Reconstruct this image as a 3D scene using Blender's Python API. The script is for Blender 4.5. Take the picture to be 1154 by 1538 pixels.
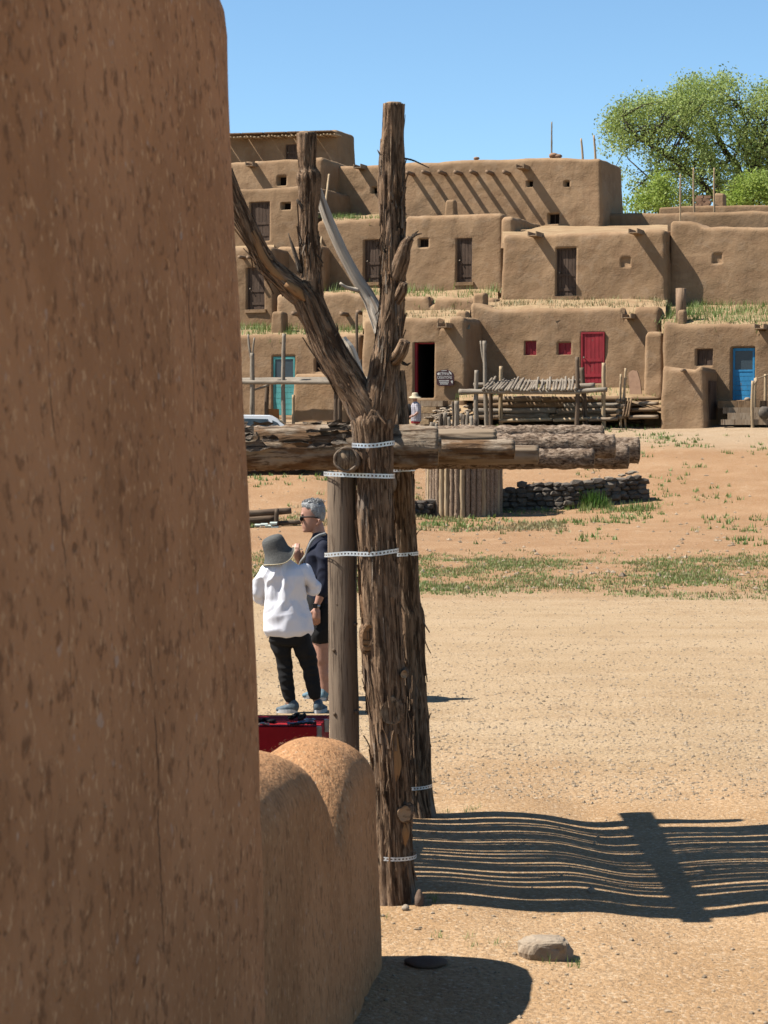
import bpy, bmesh, math, random
import numpy as np
from mathutils import Vector, Matrix

for _o in list(bpy.data.objects):
    bpy.data.objects.remove(_o)
S = bpy.context.scene
COL = S.collection
R = math.radians

# ------------------------------------------------------------------ camera
F, CX, CY, CAMZ = 3290.0, 577.0, 769.0, 2.35
PITCH = math.atan((CY - 650.0) / F)
cam = bpy.data.cameras.new('camera')
cam.sensor_width = 36.0
cam.lens = F * 36.0 / 1538.0
cam.clip_start, cam.clip_end = 0.1, 3000.0
cam.dof.use_dof = True
cam.dof.focus_distance = 24.0
cam.dof.aperture_fstop = 13.0
camo = bpy.data.objects.new('camera', cam)
camo.location = (0, 0, CAMZ)
camo.rotation_euler = (math.pi / 2 - PITCH, 0, 0)
COL.objects.link(camo)
S.camera = camo

# ------------------------------------------------------------------ sky and sun
SUN_EL = R(52.8)
SUN_AZ = R(1.2)          # the sun stands left of the camera, a touch behind it
world = bpy.data.worlds.new('World')
S.world = world
world.use_nodes = True
wn = world.node_tree
wn.nodes.clear()
wo = wn.nodes.new('ShaderNodeOutputWorld')
wb = wn.nodes.new('ShaderNodeBackground')
ws = wn.nodes.new('ShaderNodeTexSky')
ws.sky_type = 'NISHITA'
ws.sun_disc = False
ws.sun_elevation = SUN_EL
ws.sun_rotation = R(-90) - SUN_AZ
ws.altitude = 2100
ws.air_density = 1.0
ws.dust_density = 0.0
ws.ozone_density = 1.0
wb.inputs[1].default_value = 0.060
wt = wn.nodes.new('ShaderNodeMix')
wt.data_type = 'RGBA'; wt.blend_type = 'MULTIPLY'
wt.inputs[0].default_value = 1.0
wt.inputs[7].default_value = (0.90, 1.09, 1.14, 1)
wn.links.new(ws.outputs[0], wt.inputs[6])
wn.links.new(wt.outputs[2], wb.inputs[0])
wn.links.new(wb.outputs[0], wo.inputs[0])
sl = bpy.data.lights.new('sun', 'SUN')
sl.energy = 5.0
sl.angle = R(0.53)
sl.color = (1.0, 0.95, 0.87)
so = bpy.data.objects.new('sun', sl)
LDIR = Vector((math.cos(SUN_EL) * math.cos(SUN_AZ), math.cos(SUN_EL) * math.sin(SUN_AZ), -math.sin(SUN_EL)))
so.rotation_euler = LDIR.to_track_quat('-Z', 'Y').to_euler()
so.location = (-30, 10, 40)
COL.objects.link(so)
S.view_settings.view_transform = 'Standard'
S.view_settings.look = 'None'
S.view_settings.gamma = 1.0
S.view_settings.use_curve_mapping = False
S.view_settings.exposure = 1.34
S.cycles.max_bounces = 6
S.cycles.diffuse_bounces = 4
S.cycles.glossy_bounces = 2
S.cycles.transparent_max_bounces = 6
S.cycles.use_denoising = True

# ------------------------------------------------------------------ photograph measurements to metres
_f = np.array([0, math.cos(PITCH), -math.sin(PITCH)])
_u = np.array([0, math.sin(PITCH), math.cos(PITCH)])


def ray(px, py):
    return np.array([(px - CX) / F, 0, 0]) + _u * (-(py - CY) / F) + _f


def at(px, py, d):
    """point seen at (px, py) of the photograph at distance d metres"""
    r = ray(px, py)
    return np.array([0, 0, CAMZ]) + r * (d / r[1])


FA = R(21)                                   # the pueblo's fronts are turned this far to the left
BN = np.array([math.sin(FA), math.cos(FA), 0.0])
BU = np.array([math.cos(FA), -math.sin(FA), 0.0])
BO = np.array([0.0, 75.0, 0.0])


def uz(px, py, w):
    r = ray(px, py)
    c = np.array([0, 0, CAMZ])
    t = (w - np.dot(c - BO, BN)) / np.dot(r, BN)
    p = c + r * t
    return float(np.dot(p - BO, BU)), float(p[2])


def bw(U, w, z):
    U, w, z = np.broadcast_arrays(np.asarray(U, float), np.asarray(w, float), np.asarray(z, float))
    out = BO + U[..., None] * BU + w[..., None] * BN
    out = np.array(out)
    out[..., 2] = z
    return out


def bat(px, py, w):
    U, z = uz(px, py, w)
    return bw(U, w, z)


# ------------------------------------------------------------------ noise
def _hash(ix, iy, iz, seed):
    h = (ix.astype(np.int64) * 374761393 + iy.astype(np.int64) * 668265263 + iz.astype(np.int64) * 2147483647 // 7 + seed * 974711) & 0xFFFFFFFF
    h = ((h ^ (h >> 13)) * 1274126177) & 0xFFFFFFFF
    h = ((h ^ (h >> 16)) * 2246822519) & 0xFFFFFFFF
    h = h ^ (h >> 15)
    return (h & 0xFFFFFF) / float(0xFFFFFF) * 2 - 1


def vn(p, seed=0):
    p = np.asarray(p, float)
    i = np.floor(p).astype(np.int64)
    f = p - i
    u = f * f * (3 - 2 * f)
    out = 0
    for a in (0, 1):
        for b in (0, 1):
            for c in (0, 1):
                wgt = (u[..., 0] if a else 1 - u[..., 0]) * (u[..., 1] if b else 1 - u[..., 1]) * (u[..., 2] if c else 1 - u[..., 2])
                out = out + wgt * _hash(i[..., 0] + a, i[..., 1] + b, i[..., 2] + c, seed)
    return out


def fbm(p, octv=3, seed=0):
    p = np.asarray(p, float)
    s, a, t = 0, 1.0, 0
    for k in range(octv):
        s = s + a * vn(p * 2 ** k, seed + 17 * k)
        t += a
        a *= 0.5
    return s / t


def sstep(a, b, x):
    t = np.clip((np.asarray(x, float) - a) / (b - a), 0, 1)
    return t * t * (3 - 2 * t)


# ------------------------------------------------------------------ objects
PLOC = {}


def tag(o, label=None, cat=None, group=None, kind=None):
    if label: o['label'] = label
    if cat: o['category'] = cat
    if group: o['group'] = group
    if kind: o['kind'] = kind
    return o


def thing(name, label, cat, loc, group=None):
    o = bpy.data.objects.new(name, None)
    o.empty_display_size = 0.2
    o.location = [float(v) for v in loc]
    COL.objects.link(o)
    PLOC[o.name] = Vector(o.location)
    return tag(o, label, cat, group)


def adopt(o, parent):
    o.parent = parent
    pl = PLOC.get(parent.name)
    if pl is not None:
        o.matrix_parent_inverse = Matrix.Translation(-pl)
    return o


def inst(name, me, parent, mw):
    """an object of mesh me at world matrix mw under parent"""
    o = bpy.data.objects.new(name, me)
    COL.objects.link(o)
    if parent is not None:
        adopt(o, parent)
    o.matrix_basis = mw
    return o


class MB:
    def __init__(self):
        self.v, self.f, self.g, self.m, self.n = [], [], [], [], 0
        self.useg = False

    def add(self, V, Fc, grain=None, mi=0):
        V = np.asarray(V, float).reshape(-1, 3)
        b = self.n
        self.v.append(V)
        if grain is not None:
            self.useg = True
            self.g.append(np.asarray(grain, float))
        else:
            self.g.append(V)
        self.f.extend([tuple(int(i) + b for i in q) for q in Fc])
        self.m.extend([mi] * len(Fc))
        self.n += len(V)
        return self

    def arr(self):
        return np.concatenate(self.v), self.f

    def mesh(self, name, mats, smooth=True):
        V = np.concatenate(self.v)
        me = bpy.data.meshes.new(name)
        me.from_pydata(V.tolist(), [], self.f)
        if self.useg:
            at_ = me.attributes.new('grain', 'FLOAT_VECTOR', 'POINT')
            at_.data.foreach_set('vector', np.concatenate(self.g).astype(np.float32).ravel())
        if not isinstance(mats, (list, tuple)):
            mats = [mats]
        for m in mats:
            me.materials.append(m)
        if len(mats) > 1:
            me.polygons.foreach_set('material_index', self.m)
        me.polygons.foreach_set('use_smooth', [smooth] * len(me.polygons))
        me.update()
        return me

    def build(self, name, mats, parent=None, smooth=True):
        o = bpy.data.objects.new(name, self.mesh(name, mats, smooth))
        COL.objects.link(o)
        if parent is not None:
            adopt(o, parent)
        return o

    # a box given by its centre, half axes (world vectors)
    def obox(self, c, ax, ay, az, mi=0):
        c, ax, ay, az = [np.asarray(q, float) for q in (c, ax, ay, az)]
        V = [c + sx * ax + sy * ay + sz * az for sz in (-1, 1) for sy in (-1, 1) for sx in (-1, 1)]
        g = [np.array([sx * np.linalg.norm(ax), sy * np.linalg.norm(ay), sz * np.linalg.norm(az)]) + c for sz in (-1, 1) for sy in (-1, 1) for sx in (-1, 1)]
        return self.add(V, [(0, 2, 3, 1), (4, 5, 7, 6), (0, 1, 5, 4), (2, 6, 7, 3), (0, 4, 6, 2), (1, 3, 7, 5)], g, mi)

    def box(self, lo, hi, mi=0):
        lo, hi = np.asarray(lo, float), np.asarray(hi, float)
        c, h = (lo + hi) / 2, (hi - lo) / 2
        return self.obox(c, (h[0], 0, 0), (0, h[1], 0), (0, 0, h[2]), mi)

    def tube(self, pts, rad, n=12, disp=None, caps=True, mi=0, squash=None, capr=0.0):
        """tube along pts; disp(theta, s, r) gives radial offset; the last ring may be rounded with capr"""
        P = np.asarray(pts, float)
        rad = np.asarray(rad, float) * np.ones(len(P))
        T = np.gradient(P, axis=0)
        T /= np.linalg.norm(T, axis=1)[:, None] + 1e-12
        ref = np.array([0, 0, 1.0]) if abs(T[0][2]) < 0.9 else np.array([1.0, 0, 0])
        X = np.cross(ref, T[0]); X /= np.linalg.norm(X)
        s = np.concatenate([[0], np.cumsum(np.linalg.norm(np.diff(P, axis=0), axis=1))])
        th = np.linspace(0, 2 * math.pi, n, endpoint=False)
        V, G = [], []
        for k in range(len(P)):
            X = X - T[k] * np.dot(X, T[k]); X /= np.linalg.norm(X)
            Y = np.cross(T[k], X)
            r = rad[k] * np.ones(n)
            if disp is not None:
                r = r + disp(th, s[k] * np.ones(n), rad[k])
            a = squash or 1.0
            V.append(P[k] + np.outer(np.cos(th) * r, X) * 1.0 + np.outer(np.sin(th) * r * a, Y))
            G.append(np.stack([np.cos(th) * rad[k], np.sin(th) * rad[k], s[k] * np.ones(n)], 1))
        Fc = []
        for k in range(len(P) - 1):
            for j in range(n):
                j2 = (j + 1) % n
                Fc.append((k * n + j, k * n + j2, (k + 1) * n + j2, (k + 1) * n + j))
        V = np.concatenate(V); G = np.concatenate(G)
        if caps:
            m = len(V)
            V = np.concatenate([V, P[:1] - T[:1] * capr, P[-1:] + T[-1:] * capr])
            G = np.concatenate([G, [[0, 0, 0]], [[0, 0, s[-1]]]])
            for j in range(n):
                j2 = (j + 1) % n
                Fc.append((m, j2, j))
                Fc.append((m + 1, (len(P) - 1) * n + j, (len(P) - 1) * n + j2))
        return self.add(V, Fc, G, mi)


def resample(pts, rad, step):
    """Catmull-Rom through pts at about step metres"""
    P = np.asarray(pts, float)
    rad = np.asarray(rad, float) * np.ones(len(P))
    Q = np.vstack([2 * P[0] - P[1], P, 2 * P[-1] - P[-2]])
    rr = np.concatenate([[rad[0]], rad, [rad[-1]]])
    out, ro = [], []
    for i in range(1, len(Q) - 2):
        L = np.linalg.norm(Q[i + 1] - Q[i])
        m = max(1, int(round(L / step)))
        for t in np.linspace(0, 1, m, endpoint=False):
            a, b, c, d = Q[i - 1], Q[i], Q[i + 1], Q[i + 2]
            out.append(0.5 * (2 * b + (c - a) * t + (2 * a - 5 * b + 4 * c - d) * t * t + (3 * b - a - 3 * c + d) * t ** 3))
            u = t * t * (3 - 2 * t)
            ro.append(rr[i] * (1 - u) + rr[i + 1] * u)
    out.append(P[-1]); ro.append(rad[-1])
    return np.array(out), np.array(ro)


def grid_faces(n, m):
    return [(i * m + j, i * m + j + 1, (i + 1) * m + j + 1, (i + 1) * m + j) for i in range(n - 1) for j in range(m - 1)]


def remesh(V, Fc, voxel, smooth=3, name='m'):
    me = bpy.data.meshes.new('tmp')
    me.from_pydata(np.asarray(V).tolist(), [], Fc)
    o = bpy.data.objects.new('tmp', me)
    COL.objects.link(o)
    md = o.modifiers.new('r', 'REMESH'); md.mode = 'VOXEL'; md.voxel_size = voxel
    if smooth:
        sm = o.modifiers.new('s', 'SMOOTH'); sm.factor = 0.5; sm.iterations = smooth
    dg = bpy.context.evaluated_depsgraph_get()
    r = bpy.data.meshes.new_from_object(o.evaluated_get(dg))
    r.name = name
    bpy.data.objects.remove(o); bpy.data.meshes.remove(me)
    r.polygons.foreach_set('use_smooth', [True] * len(r.polygons))
    return r


# ------------------------------------------------------------------ materials
KALB = 0.53        # overall albedo level that goes with the exposure set above


class NT:
    def __init__(self, name, rough=0.9, spec=0.2):
        self.m = bpy.data.materials.new(name)
        self.m.use_nodes = True
        self.t = self.m.node_tree
        self.b = self.t.nodes['Principled BSDF']
        self.b.inputs['Roughness'].default_value = rough
        self.b.inputs['Specular IOR Level'].default_value = spec
        self._c = None

    def coord(self, kind='Object', scale=(1, 1, 1)):
        if kind == 'grain':
            n = self.t.nodes.new('ShaderNodeAttribute'); n.attribute_name = 'grain'; o = n.outputs['Vector']
        else:
            n = self.t.nodes.new('ShaderNodeTexCoord'); o = n.outputs[kind]
        mp = self.t.nodes.new('ShaderNodeMapping')
        mp.inputs['Scale'].default_value = scale
        self.t.links.new(o, mp.inputs['Vector'])
        return mp.outputs[0]

    def noise(self, co, scale=5, detail=4, rough=0.55, dist=0.0):
        n = self.t.nodes.new('ShaderNodeTexNoise')
        n.inputs['Scale'].default_value = scale
        n.inputs['Detail'].default_value = detail
        n.inputs['Roughness'].default_value = rough
        n.inputs['Distortion'].default_value = dist
        self.t.links.new(co, n.inputs['Vector'])
        return n.outputs[0]

    def voro(self, co, scale=5, feat='F1', out='Distance'):
        n = self.t.nodes.new('ShaderNodeTexVoronoi')
        n.feature = feat
        n.inputs['Scale'].default_value = scale
        self.t.links.new(co, n.inputs['Vector'])
        return n.outputs[out]

    def ramp(self, fac, lo, hi, a=0.0, b=1.0):
        n = self.t.nodes.new('ShaderNodeMapRange')
        n.inputs['From Min'].default_value = lo; n.inputs['From Max'].default_value = hi
        n.inputs['To Min'].default_value = a; n.inputs['To Max'].default_value = b
        n.interpolation_type = 'SMOOTHSTEP'
        self.t.links.new(fac, n.inputs['Value'])
        return n.outputs[0]

    def mix(self, fac, a, b, mode='MIX'):
        n = self.t.nodes.new('ShaderNodeMix')
        n.data_type = 'RGBA'; n.blend_type = mode
        def put(sock, v):
            if isinstance(v, (tuple, list)):
                sock.default_value = (*v[:3], 1)
            elif isinstance(v, (int, float)):
                sock.default_value = v
            else:
                self.t.links.new(v, sock)
        put(n.inputs[0], fac); put(n.inputs[6], a); put(n.inputs[7], b)
        return n.outputs[2]

    def math(self, op, a, b):
        n = self.t.nodes.new('ShaderNodeMath'); n.operation = op
        for i, v in enumerate((a, b)):
            if isinstance(v, (int, float)): n.inputs[i].default_value = v
            else: self.t.links.new(v, n.inputs[i])
        return n.outputs[0]

    def color(self, c):
        if isinstance(c, (tuple, list)): self.b.inputs['Base Color'].default_value = (*[q * KALB for q in c[:3]], 1)
        else: self.t.links.new(self.mix(1.0, c, (KALB, KALB, KALB), 'MULTIPLY'), self.b.inputs['Base Color'])
        return self

    def bump(self, h, strength=0.5, dist=0.02):
        n = self.t.nodes.new('ShaderNodeBump')
        n.inputs['Strength'].default_value = strength
        n.inputs['Distance'].default_value = dist
        self.t.links.new(h, n.inputs['Height'])
        if self._c is not None: self.t.links.new(self._c, n.inputs['Normal'])
        self._c = n.outputs[0]
        self.t.links.new(self._c, self.b.inputs['Normal'])
        return self


def simple(name, col, col2=None, rough=0.85, spec=0.25, scale=20, bump=0.0, metal=0.0):
    n = NT(name, rough, spec)
    co = n.coord()
    nz = n.noise(co, scale, 3)
    n.color(n.mix(n.ramp(nz, 0.35, 0.65), col, col2 or tuple(c * 0.8 for c in col)))
    if bump: n.bump(nz, bump, 0.01)
    n.b.inputs['Metallic'].default_value = metal
    return n.m


def adobe_far():
    n = NT('adobe_plaster', 0.95, 0.1)
    co = n.coord()
    big = n.noise(co, 0.55, 4, 0.6)
    mid = n.noise(co, 2.6, 4, 0.6)
    c = n.mix(n.ramp(big, 0.36, 0.64), (0.35, 0.225, 0.128), (0.44, 0.29, 0.17))
    c = n.mix(n.ramp(mid, 0.45, 0.72, 0, 0.45), c, (0.45, 0.31, 0.195))
    streak = n.noise(n.coord(scale=(1, 1, 0.16)), 5.0, 3, 0.5)
    c = n.mix(n.ramp(streak, 0.55, 0.75, 0, 0.4), c, (0.27, 0.17, 0.10))
    pt = n.noise(n.coord(scale=(1, 1, 1.5)), 0.9, 2, 0.4, 1.2)
    c = n.mix(n.ramp(pt, 0.54, 0.61, 0, 0.32), c, (0.31, 0.185, 0.105))
    pt2 = n.noise(n.coord(scale=(1, 1, 1.3)), 1.7, 2, 0.4, 0.8)
    c = n.mix(n.ramp(pt2, 0.60, 0.66, 0, 0.30), c, (0.45, 0.325, 0.215))
    oi = n.t.nodes.new('ShaderNodeObjectInfo')
    c = n.mix(1.0, c, n.mix(oi.outputs['Random'], (0.80, 0.78, 0.76), (1.14, 1.13, 1.12)), 'MULTIPLY')
    n.color(c)
    n.bump(n.noise(co, 1.1, 6, 0.52), 0.8, 0.10)
    n.bump(n.noise(n.coord(scale=(1, 1, 1.6)), 9.0, 4, 0.6), 0.4, 0.018)
    n.bump(n.noise(co, 22, 3, 0.6), 0.45, 0.02)
    return n.m


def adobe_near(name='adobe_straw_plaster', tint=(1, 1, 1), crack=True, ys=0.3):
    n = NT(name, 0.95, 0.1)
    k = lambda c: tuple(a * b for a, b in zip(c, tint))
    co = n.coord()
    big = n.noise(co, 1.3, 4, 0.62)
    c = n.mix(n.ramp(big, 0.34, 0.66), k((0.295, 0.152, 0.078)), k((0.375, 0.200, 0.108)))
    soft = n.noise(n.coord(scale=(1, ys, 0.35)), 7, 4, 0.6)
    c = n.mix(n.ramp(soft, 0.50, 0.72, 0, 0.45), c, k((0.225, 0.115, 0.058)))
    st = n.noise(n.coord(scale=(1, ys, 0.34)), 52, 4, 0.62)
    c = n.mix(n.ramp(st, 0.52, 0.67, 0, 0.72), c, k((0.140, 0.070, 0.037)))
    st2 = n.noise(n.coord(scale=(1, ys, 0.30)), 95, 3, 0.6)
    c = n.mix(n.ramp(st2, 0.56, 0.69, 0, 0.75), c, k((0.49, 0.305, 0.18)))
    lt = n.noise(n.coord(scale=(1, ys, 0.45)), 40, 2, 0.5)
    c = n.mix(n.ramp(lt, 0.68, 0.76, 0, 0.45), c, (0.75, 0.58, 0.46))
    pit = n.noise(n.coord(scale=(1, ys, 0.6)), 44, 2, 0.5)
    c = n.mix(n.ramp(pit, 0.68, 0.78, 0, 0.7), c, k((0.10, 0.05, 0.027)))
    if crack:
        sep = n.t.nodes.new('ShaderNodeSeparateXYZ'); n.t.links.new(co, sep.inputs[0])
        wob = n.math('MULTIPLY', n.math('SUBTRACT', n.noise(n.coord(scale=(1, 0, 1)), 5, 4, 0.7), 0.5), 0.10)
        for cy, z0, z1, wd in ((5.07, 1.0, 2.0, 0.010), (4.55, 0.6, 1.6, 0.007), (4.35, 1.7, 2.7, 0.006), (5.7, 2.2, 3.0, 0.008)):
            dd = n.math('ABSOLUTE', n.math('ADD', n.math('SUBTRACT', sep.outputs[1], cy), wob), 0)
            msk = n.math('MULTIPLY', n.ramp(dd, wd, wd * 0.2, 0, 1), n.math('MULTIPLY', n.ramp(sep.outputs[2], z0, z0 + .3), n.ramp(sep.outputs[2], z1, z1 - .3, 0, 1)))
            msk = n.math('MULTIPLY', msk, n.ramp(n.noise(n.coord(scale=(1, 0, 1)), 9, 2), 0.38, 0.55))
            c = n.mix(n.math('MULTIPLY', msk, 0.8), c, (0.09, 0.045, 0.028))
    n.color(c)
    n.bump(soft, 0.45, 0.02)
    n.bump(st, 0.9, 0.010)
    n.bump(n.noise(n.coord(scale=(1, ys, 0.3)), 150, 3, 0.6), 0.5, 0.004)
    n.bump(n.ramp(pit, 0.66, 0.78, 1, 0), 0.5, 0.005)
    return n.m


def soil_mat():
    n = NT('soil', 0.97, 0.08)
    co = n.coord()
    sep = n.t.nodes.new('ShaderNodeSeparateXYZ')
    n.t.links.new(n.coord(), sep.inputs[0])
    y = sep.outputs[1]
    n1 = n.noise(co, 0.35, 4, 0.6)
    n2 = n.noise(n.coord(scale=(0.7, 1, 1)), 0.8, 5, 0.65)
    n3 = n.noise(co, 9, 4, 0.65)
    yw = n.math('ADD', y, n.math('MULTIPLY', n.math('SUBTRACT', n1, 0.5), 6.0))
    # packed sandy ground near, crushed gravel lane, reddish earth by the bank, pale sand before the houses
    sand = n.mix(n.ramp(n2, 0.35, 0.65), (0.44, 0.268, 0.132), (0.52, 0.335, 0.18))
    grav = n.mix(n.ramp(n2, 0.35, 0.65), (0.47, 0.325, 0.182), (0.53, 0.38, 0.225))
    red = n.mix(n.ramp(n2, 0.35, 0.65), (0.37, 0.198, 0.092), (0.44, 0.255, 0.13))
    pale = n.mix(n.ramp(n2, 0.35, 0.65), (0.45, 0.315, 0.19), (0.49, 0.355, 0.225))
    c = n.mix(n.ramp(yw, 13.5, 17.0), sand, grav)
    c = n.mix(n.ramp(yw, 29.0, 34.0), c, red)
    c = n.mix(n.ramp(yw, 62.0, 66.0), c, pale)
    c = n.mix(n.ramp(n3, 0.58, 0.8, 0, 0.35), c, (0.33, 0.20, 0.11))
    c = n.mix(n.ramp(n3, 0.42, 0.2, 0, 0.35), c, (0.58, 0.43, 0.28))
    sp = n.voro(co, 38)
    spn = n.noise(co, 3.1, 2)
    spk = n.math('MULTIPLY', n.ramp(sp, 0.34, 0.16, 0, 1), n.ramp(spn, 0.45, 0.62))
    c = n.mix(n.math('MULTIPLY', spk, 0.45), c, (0.34, 0.25, 0.17))
    trk = n.noise(n.coord(scale=(0.05, 1, 1)), 1.4, 3, 0.6)
    lane = n.math('MULTIPLY', n.ramp(yw, 14, 18), n.ramp(yw, 33, 29, 0, 1))
    c = n.mix(n.math('MULTIPLY', lane, n.ramp(trk, 0.52, 0.66, 0, 0.30)), c, (0.58, 0.43, 0.27))
    c = n.mix(n.math('MULTIPLY', lane, n.ramp(trk, 0.46, 0.34, 0, 0.25)), c, (0.40, 0.25, 0.13))
    bl = n.noise(co, 1.7, 5, 0.68)
    c = n.mix(n.ramp(bl, 0.52, 0.70, 0, 0.45), c, (0.36, 0.225, 0.12))
    c = n.mix(n.ramp(bl, 0.45, 0.30, 0, 0.35), c, (0.58, 0.42, 0.26))
    gr = n.noise(co, 40, 3, 0.75)
    gr2 = n.noise(co, 24, 3, 0.7)
    c = n.mix(n.ramp(gr, 0.53, 0.66, 0, 0.75), c, (0.24, 0.165, 0.105))
    c = n.mix(n.ramp(gr, 0.47, 0.34, 0, 0.7), c, (0.68, 0.54, 0.38))
    c = n.mix(n.ramp(gr2, 0.55, 0.72, 0, 0.4), c, (0.31, 0.205, 0.125))
    n.color(c)
    n.bump(n.noise(co, 5, 5, 0.65), 0.5, 0.03)
    n.bump(gr2, 0.6, 0.02)
    n.bump(gr, 0.8, 0.014)
    return n.m


def bark_mat(name, dark, mid, light, orange, grey_amt=0.3):
    n = NT(name, 0.93, 0.12)
    g = n.coord('grain', (1, 1, 0.11))
    st = n.noise(g, 75, 5, 0.68, 0.6)
    fine = n.noise(n.coord('grain', (1, 1, 0.07)), 140, 3, 0.6)
    big = n.noise(n.coord('grain', (1, 1, 0.5)), 6, 3, 0.6)
    c = n.mix(n.ramp(st, 0.36, 0.60), dark, mid)
    c = n.mix(n.ramp(fine, 0.56, 0.72, 0, 0.7), c, light)
    c = n.mix(n.ramp(big, 0.52, 0.68, 0, 0.55), c, orange)
    c = n.mix(n.ramp(n.noise(n.coord('grain', (1, 1, 0.3)), 9, 3), 0.55, 0.7, 0, grey_amt), c, (0.30, 0.27, 0.235))
    crack = n.noise(n.coord('grain', (1, 1, 0.09)), 34, 4, 0.6, 0.8)
    c = n.mix(n.ramp(crack, 0.46, 0.38, 0, 0.85), c, tuple(q * 0.6 for q in dark))
    n.color(c)
    n.bump(st, 0.9, 0.014)
    n.bump(n.ramp(crack, 0.36, 0.5), 0.8, 0.012)
    n.bump(fine, 0.6, 0.005)
    return n.m


def wood_mat(name, a, b, line, scale=40, rough=0.8):
    n = NT(name, rough, 0.2)
    g = n.coord('grain', (1, 1, 0.06))
    st = n.noise(g, scale, 4, 0.6, 0.3)
    big = n.noise(n.coord('grain', (1, 1, 0.3)), 5, 3)
    c = n.mix(n.ramp(big, 0.35, 0.65), a, b)
    c = n.mix(n.ramp(st, 0.53, 0.66, 0, 0.8), c, line)
    ck = n.noise(n.coord('grain', (1, 1, 0.035)), scale * 0.45, 3, 0.6, 0.4)
    c = n.mix(n.ramp(ck, 0.60, 0.66, 0, 0.85), c, tuple(q * 0.6 for q in line))
    bl = n.noise(n.coord('grain', (1, 1, 0.4)), 14, 3, 0.6)
    c = n.mix(n.ramp(bl, 0.55, 0.75, 0, 0.5), c, tuple((q + r) * 0.42 for q, r in zip(a, line)))
    n.color(c)
    n.bump(st, 0.6, 0.006)
    n.bump(n.ramp(ck, 0.58, 0.68, 1, 0), 0.6, 0.008)
    return n.m


def flake_bark(name='pine_bark', a=(0.20, 0.135, 0.09), b=(0.46, 0.345, 0.25), dk=(0.055, 0.032, 0.02)):
    n = NT(name, 0.92, 0.12)
    f1 = n.noise(n.coord('grain', (1, 1, 0.45)), 42, 4, 0.7, 0.8)
    f2 = n.noise(n.coord('grain', (1, 1, 0.5)), 90, 3, 0.65, 0.4)
    c = n.mix(n.ramp(f1, 0.40, 0.62), a, b)
    c = n.mix(n.ramp(f2, 0.50, 0.36, 0, 0.85), c, dk)
    c = n.mix(n.ramp(f1, 0.62, 0.72, 0, 0.7), c, tuple(q * 1.3 for q in b))
    n.color(c)
    n.bump(f1, 0.9, 0.014)
    n.bump(f2, 0.7, 0.006)
    return n.m


def foliage(name, a, b, trans=0.25):
    n = NT(name, 0.6, 0.3)
    co = n.coord()
    nz = n.noise(co, 2.2, 2)
    nf = n.noise(co, 23, 2)
    c = n.mix(n.ramp(nz, 0.35, 0.65), a, b)
    c = n.mix(n.ramp(nf, 0.4, 0.7, 0, 0.4), c, tuple(q * 1.35 for q in b))
    n.color(c)
    tr = n.t.nodes.new('ShaderNodeBsdfTranslucent')
    n.t.links.new(n.mix(1.0, c, (KALB, KALB, KALB), 'MULTIPLY'), tr.inputs[0])
    ms = n.t.nodes.new('ShaderNodeMixShader'); ms.inputs[0].default_value = trans
    out = n.t.nodes['Material Output']
    n.t.links.new(n.b.outputs[0], ms.inputs[1]); n.t.links.new(tr.outputs[0], ms.inputs[2])
    n.t.links.new(ms.outputs[0], out.inputs[0])
    return n.m


def stone_mat(name, a, b, c3):
    n = NT(name, 0.9, 0.15)
    co = n.coord()
    oi = n.t.nodes.new('ShaderNodeObjectInfo')
    nz = n.noise(co, 7, 4, 0.6)
    c = n.mix(oi.outputs['Random'], a, b)
    c = n.mix(n.ramp(nz, 0.45, 0.7, 0, 0.6), c, c3)
    n.color(c)
    n.bump(n.noise(co, 30, 4, 0.65), 0.6, 0.01)
    return n.m


def worn(name, col, wood=(0.20, 0.14, 0.10)):
    n = NT(name, 0.6, 0.35)
    co = n.coord(scale=(1, 1, 0.35))
    a = n.noise(co, 9, 4, 0.7)
    c = n.mix(n.ramp(n.noise(co, 3, 3), 0.35, 0.65), tuple(q * 0.82 for q in col), tuple(min(1, q * 1.12 + 0.006) for q in col))
    c = n.mix(n.ramp(a, 0.64, 0.70, 0, 0.7), c, wood)
    c = n.mix(n.ramp(n.noise(co, 26, 3), 0.5, 0.7, 0, 0.3), c, tuple(q * 0.55 for q in col))
    n.color(c); n.bump(a, 0.3, 0.01)
    return n.m


M = {}
M['adobe'] = adobe_far()
M['adobe_near'] = adobe_near(tint=(1.90, 1.74, 1.50))  # raised tint paints brighter shade into this wall's unlit face
M['adobe_low'] = adobe_near('adobe_gold_plaster', (1.55, 1.54, 1.36), False, 0.6)  # same plaster tinted lower, because sun reaches its crest
M['soil'] = soil_mat()
M['juniper'] = bark_mat('juniper_bark', (0.11, 0.066, 0.040), (0.35, 0.225, 0.138), (0.66, 0.49, 0.335), (0.40, 0.21, 0.10), 0.6)
M['deadwood'] = wood_mat('silver_dead_wood', (0.60, 0.51, 0.41), (0.72, 0.63, 0.52), (0.22, 0.16, 0.115), 60)
M['juniper_grey'] = bark_mat('grey_bark', (0.08, 0.055, 0.038), (0.24, 0.19, 0.145), (0.42, 0.36, 0.29), (0.20, 0.12, 0.07), 0.6)
M['cutwood'] = wood_mat('cut_wood', (0.36, 0.25, 0.155), (0.47, 0.32, 0.19), (0.17, 0.10, 0.055), 60)
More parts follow.
